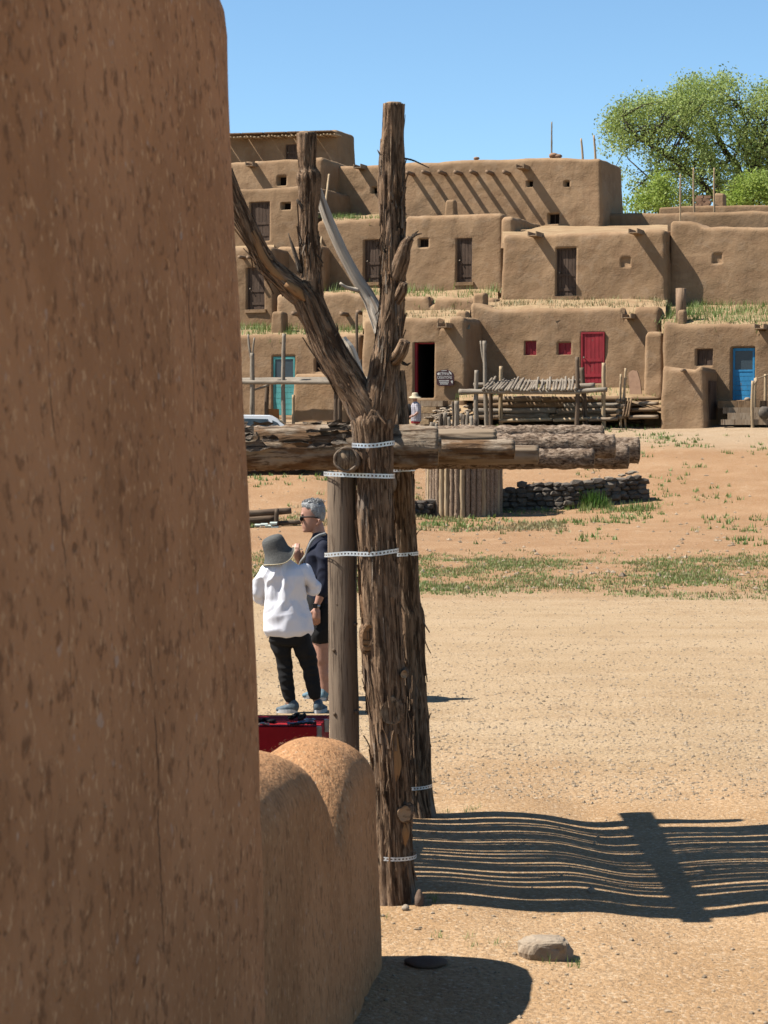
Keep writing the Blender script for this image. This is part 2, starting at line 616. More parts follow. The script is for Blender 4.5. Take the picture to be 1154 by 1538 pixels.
def end_mat():
    n = NT('log_end', 0.92, 0.12)
    co = n.coord()
    mp = n.t.nodes.new('ShaderNodeMapping'); mp.inputs['Rotation'].default_value = (0, 0.7, 0); mp.inputs['Scale'].default_value = (1, 1, 0.12)
    n.t.links.new(co, mp.inputs['Vector'])
    a = n.noise(mp.outputs[0], 120, 4, 0.65, 0.4)
    b_ = n.noise(co, 30, 3)
    c = n.mix(n.ramp(b_, 0.35, 0.65), (0.22, 0.155, 0.10), (0.34, 0.25, 0.165))
    c = n.mix(n.ramp(a, 0.50, 0.60, 0, 0.85), c, (0.07, 0.045, 0.03))
    c = n.mix(n.ramp(a, 0.40, 0.32, 0, 0.7), c, (0.55, 0.43, 0.31))
    n.color(c); n.bump(a, 0.7, 0.004)
    return n.m


M['endgrain'] = end_mat()
M['palewood'] = wood_mat('pale_split_wood', (0.95, 0.82, 0.64), (1.0, 0.9, 0.74), (0.6, 0.46, 0.32), 50)
M['orangewood'] = wood_mat('bare_orange_wood', (0.42, 0.22, 0.085), (0.36, 0.20, 0.10), (0.17, 0.09, 0.04), 50)
M['post'] = wood_mat('weathered_post', (0.215, 0.155, 0.108), (0.275, 0.205, 0.145), (0.085, 0.055, 0.036), 80)
M['log'] = wood_mat('weathered_log', (0.31, 0.22, 0.14), (0.41, 0.315, 0.22), (0.14, 0.085, 0.048), 44)
M['logbrown'] = wood_mat('brown_log', (0.23, 0.138, 0.07), (0.31, 0.20, 0.112), (0.085, 0.046, 0.025), 40)
M['pine'] = flake_bark()
M['pine_tan'] = flake_bark('tan_pole_bark', (0.30, 0.205, 0.135), (0.50, 0.365, 0.255), (0.14, 0.085, 0.055))
M['pole'] = wood_mat('pole_wood', (0.50, 0.36, 0.21), (0.57, 0.42, 0.26), (0.28, 0.18, 0.10), 40)
M['greypole'] = wood_mat('grey_pole', (0.30, 0.245, 0.185), (0.37, 0.31, 0.24), (0.14, 0.10, 0.07), 40)
M['darkpole'] = wood_mat('dark_pole', (0.13, 0.085, 0.055), (0.20, 0.14, 0.09), (0.06, 0.04, 0.025), 40)
M['viga'] = wood_mat('viga_wood', (0.30, 0.19, 0.115), (0.36, 0.24, 0.15), (0.18, 0.11, 0.06), 30)
M['door'] = wood_mat('old_door_wood', (0.105, 0.066, 0.044), (0.145, 0.095, 0.066), (0.045, 0.028, 0.018), 30)
M['red'] = worn('red_paint', (0.36, 0.008, 0.018))
M['blue'] = worn('blue_paint', (0.030, 0.31, 0.62))
M['turq'] = worn('turquoise_paint', (0.10, 0.42, 0.40))
M['screen'] = simple('door_screen', (0.045, 0.07, 0.085), (0.035, 0.055, 0.07), 0.4, 0.5, 20)
M['black'] = simple('black', (0.012, 0.010, 0.010), None, 0.7, 0.2)
M['dark'] = simple('dark_interior', (0.03, 0.02, 0.015), None, 0.95, 0.05)
M['strap'] = simple('galvanised_strap', (0.95, 1.0, 1.05), (0.8, 0.85, 0.9), 0.38, 0.5, 60, 0.0, 0.55)
M['skin'] = simple('skin', (0.52, 0.27, 0.185), (0.46, 0.23, 0.155), 0.55, 0.4, 25)
M['skin_brown'] = simple('brown_skin', (0.30, 0.155, 0.095), (0.26, 0.13, 0.08), 0.55, 0.4, 25)
M['white_cloth'] = simple('white_cotton', (1.0, 1.0, 1.06), (0.95, 0.95, 1.02), 0.85, 0.2, 6)
M['navy'] = simple('navy_cloth', (0.016, 0.020, 0.042), (0.012, 0.015, 0.032), 0.85, 0.2, 12)
M['black_cloth'] = simple('black_cloth', (0.010, 0.010, 0.011), (0.014, 0.013, 0.013), 0.85, 0.2, 12)
M['hat'] = simple('grey_felt', (0.15, 0.15, 0.142), (0.11, 0.11, 0.105), 0.95, 0.1, 90, 0.3)
M['trim'] = simple('cream_trim', (0.66, 0.56, 0.38), None, 0.8, 0.2)
M['hair'] = simple('grey_hair', (0.40, 0.41, 0.41), (0.20, 0.20, 0.205), 0.6, 0.4, 130, 0.6)
M['hair_dark'] = simple('dark_hair', (0.04, 0.03, 0.025), None, 0.6, 0.4, 90)
M['shoe'] = simple('slate_sneaker', (0.07, 0.10, 0.125), (0.12, 0.16, 0.185), 0.75, 0.3, 40)
M['shoe_teal'] = simple('teal_sneaker', (0.10, 0.21, 0.27), (0.22, 0.30, 0.34), 0.75, 0.3, 40)
M['sole'] = simple('white_sole', (0.68, 0.68, 0.66), None, 0.7, 0.3)
M['strapcloth'] = simple('grey_strap_cloth', (0.36, 0.36, 0.35), None, 0.8, 0.2)
M['red_cloth'] = simple('red_tablecloth', (0.42, 0.008, 0.016), (0.36, 0.006, 0.012), 0.8, 0.2, 9)
M['silver'] = simple('silver_beads', (0.55, 0.57, 0.60), (0.40, 0.41, 0.43), 0.3, 0.6, 40, 0, 0.8)
M['turqstone'] = simple('blue_stones', (0.10, 0.20, 0.34), (0.06, 0.10, 0.2), 0.4, 0.5, 60)
M['glass'] = simple('window_glass', (0.05, 0.07, 0.075), (0.08, 0.10, 0.10), 0.08, 0.6, 3)
M['carpaint'] = simple('white_car_paint', (0.95, 0.97, 0.97), (0.92, 0.94, 0.94), 0.25, 0.5, 3)
M['tyre'] = simple('rubber', (0.02, 0.02, 0.02), None, 0.85, 0.2)
M['sign'] = simple('maroon_sign_board', (0.055, 0.013, 0.017), (0.042, 0.010, 0.014), 0.7, 0.3, 10)
M['signwhite'] = simple('sign_white_paint', (0.72, 0.70, 0.66), None, 0.7, 0.3)
M['stone'] = stone_mat('dry_stone', (0.085, 0.07, 0.058), (0.20, 0.165, 0.13), (0.25, 0.21, 0.17))
M['rock'] = stone_mat('tan_rock', (0.42, 0.34, 0.255), (0.40, 0.31, 0.22), (0.25, 0.17, 0.11))
M['darkrock'] = stone_mat('dark_rock', (0.17, 0.115, 0.08), (0.15, 0.10, 0.075), (0.23, 0.16, 0.11))
M['slab'] = stone_mat('red_flagstone', (0.40, 0.24, 0.15), (0.36, 0.22, 0.14), (0.28, 0.16, 0.10))
M['gravel'] = simple('gravel_stones', (0.50, 0.39, 0.275), (0.30, 0.225, 0.15), 0.9, 0.15, 9)
M['grass'] = foliage('grass_blades', (0.15, 0.26, 0.05), (0.27, 0.33, 0.10), 0.3)
M['drygrass'] = foliage('dry_grass', (0.42, 0.32, 0.165), (0.32, 0.30, 0.125), 0.25)
M['lush'] = foliage('lush_grass', (0.075, 0.19, 0.025), (0.13, 0.26, 0.045), 0.3)
M['leaf'] = foliage('cottonwood_leaves', (0.27, 0.38, 0.075), (0.48, 0.57, 0.18), 0.45)
M['leafbright'] = foliage('bright_leaves', (0.27, 0.40, 0.05), (0.42, 0.52, 0.11), 0.45)
M['treebark'] = bark_mat('cottonwood_bark', (0.05, 0.04, 0.032), (0.13, 0.105, 0.085), (0.22, 0.19, 0.16), (0.12, 0.09, 0.065), 0.3)
M['straw'] = simple('straw', (0.62, 0.47, 0.28), (0.45, 0.32, 0.18), 0.7, 0.3, 60)
M['bag'] = simple('white_plastic', (0.72, 0.73, 0.74), None, 0.5, 0.4)
M['paletile'] = simple('pale_green_board', (0.55, 0.62, 0.56), (0.62, 0.66, 0.60), 0.6, 0.3, 5)
M['plaid'] = None


def plaid():
    n = NT('plaid_shirt', 0.85, 0.2)
    co = n.coord()
    w1 = n.t.nodes.new('ShaderNodeTexWave'); w1.inputs['Scale'].default_value = 5; w1.bands_direction = 'X'
    w2 = n.t.nodes.new('ShaderNodeTexWave'); w2.inputs['Scale'].default_value = 5; w2.bands_direction = 'Z'
    n.t.links.new(co, w1.inputs[0]); n.t.links.new(co, w2.inputs[0])
    f = n.math('MULTIPLY', n.math('ADD', n.ramp(w1.outputs[1], 0.6, 0.8), n.ramp(w2.outputs[1], 0.6, 0.8)), 0.5)
    n.color(n.mix(f, (0.62, 0.60, 0.62), (0.26, 0.22, 0.30)))
    return n.m


M['plaid'] = plaid()

# ------------------------------------------------------------------ ground
def ground_z(x, y):
    x = np.asarray(x, float); y = np.asarray(y, float)
    t = x * BN[0] + (y - 75.0) * BN[1]
    zr = np.interp(t, [-60, -44, -34, -21, -18.5, -13, -9, -3, 0, 4, 30, 600], [0, 0, 0.05, 0.30, 0.42, 1.20, 1.75, 2.42, 2.62, 2.8, 3.2, 3.2])
    zl = np.interp(t, [-60, -44, -34, -26, -24.5, -20, -14, -4, 0, 4, 30, 600], [0, 0, 0.08, 0.40, 0.46, 1.22, 1.6, 2.45, 2.80, 2.9, 3.2, 3.2])
    k = sstep(-2.0, 1.5, x)
    z = zl * (1 - k) + zr * k
    near = 1 - sstep(16, 26, y)
    p = np.stack([x, y, 0 * x], -1)
    z = z + near * (0.022 * fbm(p * np.array([1.3, 0.55, 1]) + 3.1, 2, 5))
    z = z + (1 - near) * 0.06 * fbm(p * 0.35, 3, 9) * sstep(24, 40, y)
    # a low hump under the log deck's shadow that falls away to the right
    z = z + near * (0.032 * sstep(1.35, 0.95, x) + 0.016 * np.sin(x * 3.1 + 0.6) + 0.008 * np.sin(x * 7.3 + y * 1.1) - 0.028) * sstep(8.5, 10.5, y) * (1 - sstep(13.5, 16, y))
    # earth heaped against the foot of the low wall
    z = z + 0.03 * np.exp(-((x + 0.10) / 0.16) ** 2) * sstep(9.7, 9.2, y)
    return z


gy = [-12, -6, -2, 1, 3, 5]
v = 6.0
while v < 82:
    gy.append(v)
    v += max(0.045, v * 0.0052) if v < 20 else v * 0.0075
gy += [86, 92, 100, 115, 140, 180, 260, 400, 700, 1200]
gs = np.concatenate([[-60, -25, -10, -4, -2.2, -1.5], np.linspace(-1.15, 1.25, 150), [1.6, 2.4, 4.5, 11, 26, 60]])
YY, SS = np.meshgrid(np.array(gy), gs, indexing='ij')
XX = SS * (np.abs(YY) * 0.19 + 0.6)
GV = np.stack([XX, YY, ground_z(XX, YY)], -1).reshape(-1, 3)
gm = MB(); gm.add(GV, [(a, d, c, b) for a, b, c, d in [(q[0], q[3], q[2], q[1]) for q in grid_faces(len(gy), len(gs))]])
ground = gm.build('ground', M['soil'])
for pl in ground.data.polygons: pass
tag(ground, 'sandy ground of the plaza rising to a bank', None, None, 'structure')


def gpt(x, y, dz=0.0):
    return np.array([x, y, float(ground_z(x, y)) + dz])


def gat(px, py):
    """ground point under a pixel of the photograph"""
    r = ray(px, py)
    lo, hi = 4.0, 90.0
    ds = np.linspace(4, 90, 1800)
    P = np.array([0, 0, CAMZ]) + np.outer(ds / r[1], r)
    g = ground_z(P[:, 0], P[:, 1])
    k = np.argmax(P[:, 2] <= g) if np.any(P[:, 2] <= g) else len(ds) - 1
    return P[k]


# ------------------------------------------------------------------ rounded adobe masses
def uniq(a, eps=0.009):
    a = sorted(a); out = [a[0]]
    for q in a[1:]:
        if q - out[-1] > eps: out.append(q)
    return np.array(out)


def rbox(U0, U1, w0, w1, z0, z1, r=0.16, step=0.25, op=(), notch=(), topf=None, seed=0, amp=0.035, batter=0.03, frame=None, rback=True):
    """a soft adobe box; op = [(u0,u1,z0,z1,depth)] recesses in its front, notch = [(u0,u1,depth)] cuts in its parapet"""
    off = [0, 0.02, 0.055, 0.10, 0.16]
    def lines(a, b, extra=(), both=True):
        L = list(np.linspace(a, b, max(2, int(abs(b - a) / step) + 1)))
        for o in off:
            L.append(a + (o if b > a else -o) * r / 0.16)
            if both: L.append(b - o * r / 0.16)
        return uniq(L + list(extra))
    eu, ez = [], []
    for q in op:
        eu += [q[0] - 0.018, q[0] + 0.018, q[1] - 0.018, q[1] + 0.018, q[0] - 0.09, q[1] + 0.09]
        ez += [q[2] - 0.018, q[2] + 0.018, q[3] - 0.018, q[3] + 0.018, q[2] - 0.09, q[3] + 0.09]
    for q in notch:
        eu += [q[0] - 0.05, q[0] + 0.01, q[1] - 0.01, q[1] + 0.05]
    us = lines(U0, U1, eu); wsl = lines(w0, w1); zs = lines(z1, z0, ez, False)
    zs = uniq(list(zs))
    nu, nw, nz = len(us), len(wsl), len(zs)
    idx = {}
    pts, front = [], []
    def vid(i, j, k):
        key = (i, j, k)
        if key not in idx:
            idx[key] = len(pts)
            pts.append((us[i], wsl[j], zs[k])); front.append(j == 0)
        return idx[key]
    Fc = []
    for i in range(nu - 1):
        for k in range(nz - 1):
            Fc.append((vid(i, 0, k), vid(i + 1, 0, k), vid(i + 1, 0, k + 1), vid(i, 0, k + 1)))
            Fc.append((vid(i, nw - 1, k), vid(i, nw - 1, k + 1), vid(i + 1, nw - 1, k + 1), vid(i + 1, nw - 1, k)))
        for j in range(nw - 1):
            Fc.append((vid(i, j, nz - 1), vid(i + 1, j, nz - 1), vid(i + 1, j + 1, nz - 1), vid(i, j + 1, nz - 1)))
    for j in range(nw - 1):
        for k in range(nz - 1):
            Fc.append((vid(0, j, k), vid(0, j, k + 1), vid(0, j + 1, k + 1), vid(0, j + 1, k)))
            Fc.append((vid(nu - 1, j, k), vid(nu - 1, j + 1, k), vid(nu - 1, j + 1, k + 1), vid(nu - 1, j, k + 1)))
    P = np.array(pts); front = np.array(front)
    lo = np.array([U0 + r, w0 + r, z0 - 99]); hi = np.array([U1 - r, w1 - r, z1 - r])
    C = np.clip(P, lo, hi)
    D = P - C
    L = np.linalg.norm(D, axis=1)
    Nn = np.where(L[:, None] > 1e-9, D / (L[:, None] + 1e-12), 0)
    Q = C + Nn * np.minimum(L, r)[:, None] if True else P
    Q = np.where((L > r)[:, None], C + Nn * r, P)
    wp = bw(Q[:, 0], Q[:, 1], Q[:, 2])
    ns = fbm(wp * 0.9, 3, seed) * amp * 1.6 + fbm(wp * 3.3, 2, seed + 5) * amp * 0.55
    inop = np.zeros(len(P), bool)
    for q in op:
        ins = front & (P[:, 0] > q[0]) & (P[:, 0] < q[1]) & (P[:, 2] > q[2]) & (P[:, 2] < q[3])
        inop |= ins
    ns = np.where(inop, 0, ns)
    Q = Q + Nn * ns[:, None]
    span = min(1.2, (w1 - w0) * 0.45); spu = min(1.2, (U1 - U0) * 0.45)
    Q[:, 1] += (P[:, 2] - (z0 + z1) / 2) * batter * np.clip(1 - (P[:, 1] - w0) / span, 0, 1)
    Q[:, 0] += (np.clip(1 - (P[:, 0] - U0) / spu, 0, 1) - np.clip(1 - (U1 - P[:, 0]) / spu, 0, 1)) * (P[:, 2] - z0) * batter
    # parapet line
    wt = sstep(z1 - 0.75, z1 - 0.1, P[:, 2])
    dz = fbm(np.stack([P[:, 0] * 0.8, P[:, 1] * 0.8, 0 * P[:, 0] + seed], -1), 3, seed + 3) * 0.05
    if topf is not None: dz = dz + topf(P[:, 0])
    for q in notch:
        dz = dz - q[2] * ((P[:, 0] > q[0] - 0.02) & (P[:, 0] < q[1] + 0.02) & (P[:, 1] < w0 + 0.7))
    Q[:, 2] += dz * wt
    for q in op:
        ins = front & (P[:, 0] > q[0]) & (P[:, 0] < q[1]) & (P[:, 2] > q[2]) & (P[:, 2] < q[3])
        Q[ins, 1] = w0 + ((q[2] + q[3]) / 2 - (z0 + z1) / 2) * batter + q[4]
    return bw(Q[:, 0], Q[:, 1], Q[:, 2]), Fc


class House:
    pass


def house(label, x0, x1, yt, yb, w, dep, op=(), top=None, notch=(), seed=0, name='adobe_house', cat='house', r=0.16, amp=0.035, extra=0.6):
    h = House()
    ym = (yt + yb) / 2; xm = (x0 + min(x1, 1154)) / 2
    U0, U1 = uz(x0, ym, w)[0], uz(x1, ym, w)[0]
    zt, zb = uz(xm, yt, w)[1], uz(xm, yb, w)[1]
    z0 = zb - extra
    h.U0, h.U1, h.w, h.zt, h.zb, h.z0 = U0, U1, w, zt, zb, z0
    ops = []
    for q in op:
        a = uz(q[0], q[1], w); b = uz(q[2], q[3], w)
        ops.append((a[0], b[0], b[1], a[1], q[4]))
    h.ops = ops
    h.opw = [w + ((q[2] + q[3]) / 2 - (z0 + zt) / 2) * 0.03 + q[4] for q in ops]
    topf = None
    if top:
        tu = np.array([uz(px, py, w)[0] for px, py in top]); tz = np.array([uz(px, py, w)[1] - zt for px, py in top])
        topf = lambda U: np.interp(U, tu, tz)
    nt = []
    for px, hw, dp in notch:
        a, b = uz(px - hw, yt, w)[0], uz(px + hw, yt, w)[0]
        nt.append((a, b, dp / 43.0))
    loc = bw((U0 + U1) / 2, w, zb)
    h.o = thing(name, label, cat, loc)
    V, Fc = rbox(U0, U1, w, w + dep, z0, zt, r, 0.25, ops, nt, topf, seed, amp)
    m = MB(); m.add(V, Fc)
    m.build('wall', M['adobe'], h.o)
    return h


def bbox_part(m, U0, U1, w0, w1, z0, z1, mi=0):
    c = bw((U0 + U1) / 2, (w0 + w1) / 2, (z0 + z1) / 2)
    m.obox(c, BU * (U1 - U0) / 2, BN * (w1 - w0) / 2, np.array([0, 0, (z1 - z0) / 2]), mi)


def plank_door(h, k, mat='door', boards=4, frame=None, name='door', knob=True):
    u0, u1, z0, z1, _ = h.ops[k]; w = h.opw[k]
    fr = 0.055
    d = MB()
    n = boards
    rnd = random.Random(int(abs(u0) * 100))
    for i in range(n):
        a = u0 + fr + (u1 - u0 - 2 * fr) * i / n; b = u0 + fr + (u1 - u0 - 2 * fr) * (i + 1) / n
        pw = w - 0.05 - rnd.random() * 0.008
        bbox_part(d, a + 0.006, b - 0.006, pw, w - 0.01, z0 + 0.03, z1 - fr)
    for zz in (z0 + (z1 - z0) * 0.42, z0 + (z1 - z0) * 0.12):
        bbox_part(d, u0 + fr + 0.01, u1 - fr - 0.01, w - 0.075, w - 0.045, zz, zz + 0.10)
    o = d.build(name, M[mat], h.o, False)
    f = MB()
    bbox_part(f, u0 + 0.004, u0 + fr, w - 0.085, w - 0.005, z0 + 0.004, z1 - 0.004)
    bbox_part(f, u1 - fr, u1 - 0.004, w - 0.085, w - 0.005, z0 + 0.004, z1 - 0.004)
    bbox_part(f, u0 + fr + 0.001, u1 - fr - 0.001, w - 0.085, w - 0.005, z1 - fr, z1 - 0.004)
    bbox_part(f, u0 + fr + 0.001, u1 - fr - 0.001, w - 0.11, w - 0.005, z0 + 0.004, z0 + 0.03)
    f.build('door_frame', M[frame or mat], h.o, False)
    if knob:
        kb = MB(); c = bw(u0 + fr + 0.06, w - 0.075, z0 + (z1 - z0) * 0.5)
        kb.tube([c, c - BN * 0.03, c - BN * 0.06], [0.015, 0.02, 0.03], 8)
        kh = kb.build('handle', M['greypole'])
        kh.parent = o; kh.matrix_parent_inverse = Matrix.Identity(4)
    return o


def window(h, k, mat='dark', frame='door', bars=1):
    u0, u1, z0, z1, _ = h.ops[k]; w = h.opw[k]
    p = MB(); bbox_part(p, u0 + 0.02, u1 - 0.02, w - 0.02, w - 0.004, z0 + 0.02, z1 - 0.02)
    o = p.build('window', M[mat], h.o, False)
    if frame:
        f = MB(); t = 0.035
        bbox_part(f, u0 + 0.004, u0 + t, w - 0.05, w - 0.003, z0 + 0.004, z1 - 0.004)
        bbox_part(f, u1 - t, u1 - 0.004, w - 0.05, w - 0.003, z0 + 0.004, z1 - 0.004)
        bbox_part(f, u0 + t, u1 - t, w - 0.05, w - 0.003, z1 - t, z1 - 0.004)
        bbox_part(f, u0 + t, u1 - t, w - 0.05, w - 0.003, z0 + 0.004, z0 + t)
        if bars:
            um = (u0 + u1) / 2
            bbox_part(f, um - 0.012, um + 0.012, w - 0.04, w - 0.003, z0 + t, z1 - t)
        f.build('window_frame', M[frame], h.o, False)
    return o


def sill(h, k, over=0.06):
    u0, u1, z0, z1, dp = h.ops[k]; w = h.w + ((z0 + z1) / 2 - (h.z0 + h.zt) / 2) * 0.03
    s = MB(); bbox_part(s, u0 - over, u1 + over, w - 0.09, w + dp, z0 - 0.11, z0 + 0.012)
    s.build('sill', M['adobe'], h.o, False)


_vm = None


def viga(h, px, py, length=0.62, rad=0.085, name='viga', mat='viga'):
    U, z = uz(px, py, h.w - length)
    rnd = random.Random(int(px * 7 + py))
    m = MB()
    a = bw(U, h.w + 0.25, z); b = bw(U + rnd.uniform(-0.02, 0.02), h.w - length, z + rnd.uniform(-0.015, 0.015))
    P, rr = resample([a, (a + b) / 2, b], [rad, rad * 1.02, rad * 0.97], 0.15)
    m.tube(P, rr, 10, lambda th, s, r: 0.006 * vn(np.stack([np.cos(th) * 2, np.sin(th) * 2, s * 3 + px], -1), 3))
    return m.build(name, M[mat], h.o)


def canale(h, px, py, length=0.55):
    U, z = uz(px, py, h.w - length * 0.5)
    m = MB(); hw = 0.13
    bbox_part(m, U - hw, U + hw, h.w - length, h.w + 0.3, z - 0.03, z)
    bbox_part(m, U - hw - 0.035, U - hw - 0.002, h.w - length, h.w + 0.3, z - 0.032, z + 0.13)
    bbox_part(m, U + hw + 0.002, U + hw + 0.035, h.w - length, h.w + 0.3, z - 0.032, z + 0.13)
    return m.build('canale', M['cutwood'], h.o, False)


def chimney(h, x0, x1, yt, yb, w, mat='adobe', r=0.1, name='chimney', pot=True, seed=1):
    a = uz(x0, (yt + yb) / 2, w); b = uz(x1, (yt + yb) / 2, w)
    zt, zb = uz(x0, yt, w)[1], uz(x0, yb, w)[1]
    wd = b[0] - a[0]
    V, Fc = rbox(a[0], b[0], w, w + wd, zb - 0.3, zt, min(r, wd * 0.3), 0.12, seed=seed, amp=0.02, batter=0.04)
    m = MB(); m.add(V, Fc)
    return m.build(name, M[mat], h.o)


def terrace(h, x0, x1, ya, wa, yb, wb, seed=0, sag=0.0):
    n, k = 36, 9
    V = []
    for i in range(n):
        px = x0 + (x1 - x0) * i / (n - 1)
        Ua, za = uz(px, ya, wa); Ub, zb = uz(px, yb, wb)
        for j in range(k):
            t = j / (k - 1)
            U = Ua + (Ub - Ua) * t; w = wa + (wb - wa) * t
            z = za + (zb - za) * (t - sag * math.sin(math.pi * t)) - (0.30 if j == 0 else 0.0)
            V.append(bw(U, w, z))
    V = np.array(V)
    V[:, 2] += fbm(V * 0.9, 3, seed) * 0.07
    m = MB(); m.add(V, grid_faces(n, k))
    o = m.build('roof_earth', M['roofsoil'], h.o)
    return V


def blades(m, P, n, hmin, hmax, spread=0.05, width=0.008, rnd=None, lean=0.5):
    """n blades of grass round each point of P"""
    P = np.repeat(np.asarray(P, float), n, axis=0)
    K = len(P)
    g = np.random.default_rng(rnd or 1)
    P = P + np.stack([g.normal(0, spread, K), g.normal(0, spread, K), np.zeros(K)], 1)
    hh = g.uniform(hmin, hmax, K); a = g.uniform(0, 2 * math.pi, K); ln = g.uniform(0.1, lean, K) * hh
    dx = np.stack([np.cos(a + 1.57), np.sin(a + 1.57), 0 * a], 1) * (width * g.uniform(0.6, 1.4, K))[:, None]
    tip = P + np.stack([np.cos(a) * ln, np.sin(a) * ln, hh], 1)
    P[:, 2] -= 0.01
    V = np.stack([P - dx, P + dx, tip], 1).reshape(-1, 3)
    m.add(V, [(3 * i, 3 * i + 1, 3 * i + 2) for i in range(K)])


_rs = NT('roof_soil', 0.97, 0.08)
_co = _rs.coord()
_rs.color(_rs.mix(_rs.ramp(_rs.noise(_co, 1.5, 4), 0.35, 0.65), (0.38, 0.25, 0.14), (0.47, 0.33, 0.19)))
_rs.bump(_rs.noise(_co, 14, 4, 0.65), 0.6, 0.03)
M['roofsoil'] = _rs.m

# ---- ground floor
hA = house('ground-floor adobe house at the right edge with the bright blue door', 991, 1260, 487, 640, 0.0, 5.0,
           [(1099, 522, 1133, 601, 0.20), (1046, 524, 1070, 549, 0.14)], [(991, 480), (1008, 486), (1140, 487), (1260, 488)], [(1143, 7, 7)], 11)
hB = house('ground-floor adobe house with the red plank door and two small red windows', 700, 996, 463, 640, 1.2, 4.4,
           [(873, 499, 908, 575, 0.06), (788, 512, 805, 533, 0.12), (838, 515, 857, 533, 0.12)], [(700, 455), (727, 461), (740, 464), (990, 461)], [(944, 9, 14)], 12)
hC = house('ground-floor adobe house with the open dark doorway and painted shop sign', 538, 704, 478, 650, -0.5, 5.0,
           [(622, 515, 652, 597, 2.6)], [(538, 478), (655, 478), (690, 474), (704, 477)], [(668, 8, 13)], 13)
hD = house('ground-floor adobe house with the turquoise door at the left', 300, 546, 503, 650, 1.0, 4.4,
           [(409, 535, 443, 624, 0.12), (473, 539, 490, 558, 0.12)], None, [], 14)
# ---- second floor
hE = house('second-floor adobe house at the right edge with one small blind niche', 1001, 1260, 339, 470, 5.2, 4.5,
           [(1071, 381, 1084, 395, 0.07)], [(1001, 331), (1044, 331), (1050, 340), (1260, 340)], [], 21)
hF = house('second-floor adobe house with a single brown door and two wooden roof spouts', 750, 1003, 349, 460, 4.6, 8.0,
           [(835, 373, 865, 445, 0.20), (933, 387, 947, 401, 0.06)], [(750, 352), (900, 349), (1003, 343)], [], 22)
hG = house('second-floor adobe house with a carved narrow door just right of the forked trunk', 604, 758, 322, 446, 7.0, 5.0,
           [(686, 358, 709, 424, 0.15), (628, 359, 643, 371, 0.15)], None, [], 23)
hG2 = house('second-floor adobe house with a low old door behind the right limb of the trunk', 472, 607, 329, 450, 7.5, 4.6,
            [(547, 360, 574, 424, 0.18)], None, [], 24)
hM = house('low adobe terrace house front with round roof beams between the two limbs', 412, 746, 446, 510, 3.7, 4.4,
           [], [(412, 442), (490, 441), (520, 438), (530, 443), (600, 445), (642, 446), (646, 450), (652, 447), (746, 447)], [(648, 4, 10)], 25)
hH = house('second-floor adobe house at the left with a tall narrow brown door', 300, 414, 372, 510, 5.2, 4.0,
           [(371, 402, 398, 465, 0.15)], None, [], 26)
hH2 = house('recessed shaded adobe room between the left limbs of the trunk', 411, 486, 370, 470, 6.7, 3.4, [], None, [], 27)
# ---- third floor and above
hI = house('third-floor adobe house at the left with a plank door and small square window', 300, 474, 281, 380, 8.6, 4.0,
           [(376, 304, 405, 361, 0.15), (423, 304, 437, 314, 0.3)], None, [], 31)
hN = house('fourth-floor adobe parapet house with one dark square window at the left', 300, 487, 241, 292, 10.8, 4.0,
           [(417, 265, 430, 278, 0.3)], None, [(377, 3, 8)], 32)
hJ = house('long top-floor adobe house with a row of round beams and dark right side', 480, 906, 242, 352, 12.4, 3.2,
           [(558, 281, 567, 290, 0.3), (792, 271, 800, 280, 0.3), (848, 272, 855, 280, 0.3), (824, 321, 840, 336, 0.25)],
           [(480, 248), (600, 246), (720, 240), (906, 236)], [(540, 6, 5)], 33)
hK = house('highest adobe room at the top left with a fringe of thin roof sticks', 300, 509, 198, 250, 15.2, 2.0,
           [(429, 217, 449, 241, 0.12)], [(300, 202), (400, 199), (509, 194)], [], 34)
hL = house('long low adobe parapet in front of the cottonwood tree', 896, 1270, 319, 356, 13.4, 3.0, [], [(896, 321), (1000, 320), (1270, 315)], [], 35)
hL2 = house('rearmost low adobe roof ledge below the tree with brick chimney', 988, 1280, 310, 330, 17.5, 3.0, [], [(988, 311), (1280, 306)], [], 36, r=0.1)

# front annexes
def annex(h, x0, x1, yt, yb, w, dep, seed, name='entry_room', top=None):
    ym = (yt + yb) / 2; xm = (x0 + x1) / 2
    U0, U1 = uz(x0, ym, w)[0], uz(x1, ym, w)[0]
    zt, zb = uz(xm, yt, w)[1], uz(xm, yb, w)[1]
    topf = None
    if top:
        tu = np.array([uz(px, py, w)[0] for px, py in top]); tz = np.array([uz(px, py, w)[1] - zt for px, py in top])
        topf = lambda U: np.interp(U, tu, tz)
    V, Fc = rbox(U0, U1, w, w + dep, zb - 0.5, zt, 0.15, 0.18, topf=topf, seed=seed, amp=0.03)
    m = MB(); m.add(V, Fc)
    return m.build(name, M['adobe'], h.o)


anA = annex(hA, 991, 1062, 552, 642, -1.75, 2.0, 41, top=[(991, 549), (1005, 553), (1045, 556), (1054, 550), (1062, 553)])
anD = annex(hD, 437, 522, 562, 652, -1.4, 2.6, 42)
st = annex(hJ, 476, 486, 262, 345, 11.6, 1.2, 43, 'buttress')
bs = annex(hB, 964, 1000, 498, 640, 0.55, 1.2, 44, 'buttress')
bs2 = annex(hG, 752, 772, 326, 352, 6.9, 1.0, 45, 'parapet_step')

# side door of the entry room
sd = MB(); q0 = uz(1063, 572, -1.0); q1 = uz(1063, 630, -1.0)
bbox_part(sd, uz(1061, 600, -1.75)[0] - 0.05, uz(1061, 600, -1.75)[0] + 0.02, -1.25, -0.35, q1[1], q0[1])
sd.build('side_door', M['door'], hA.o, False)

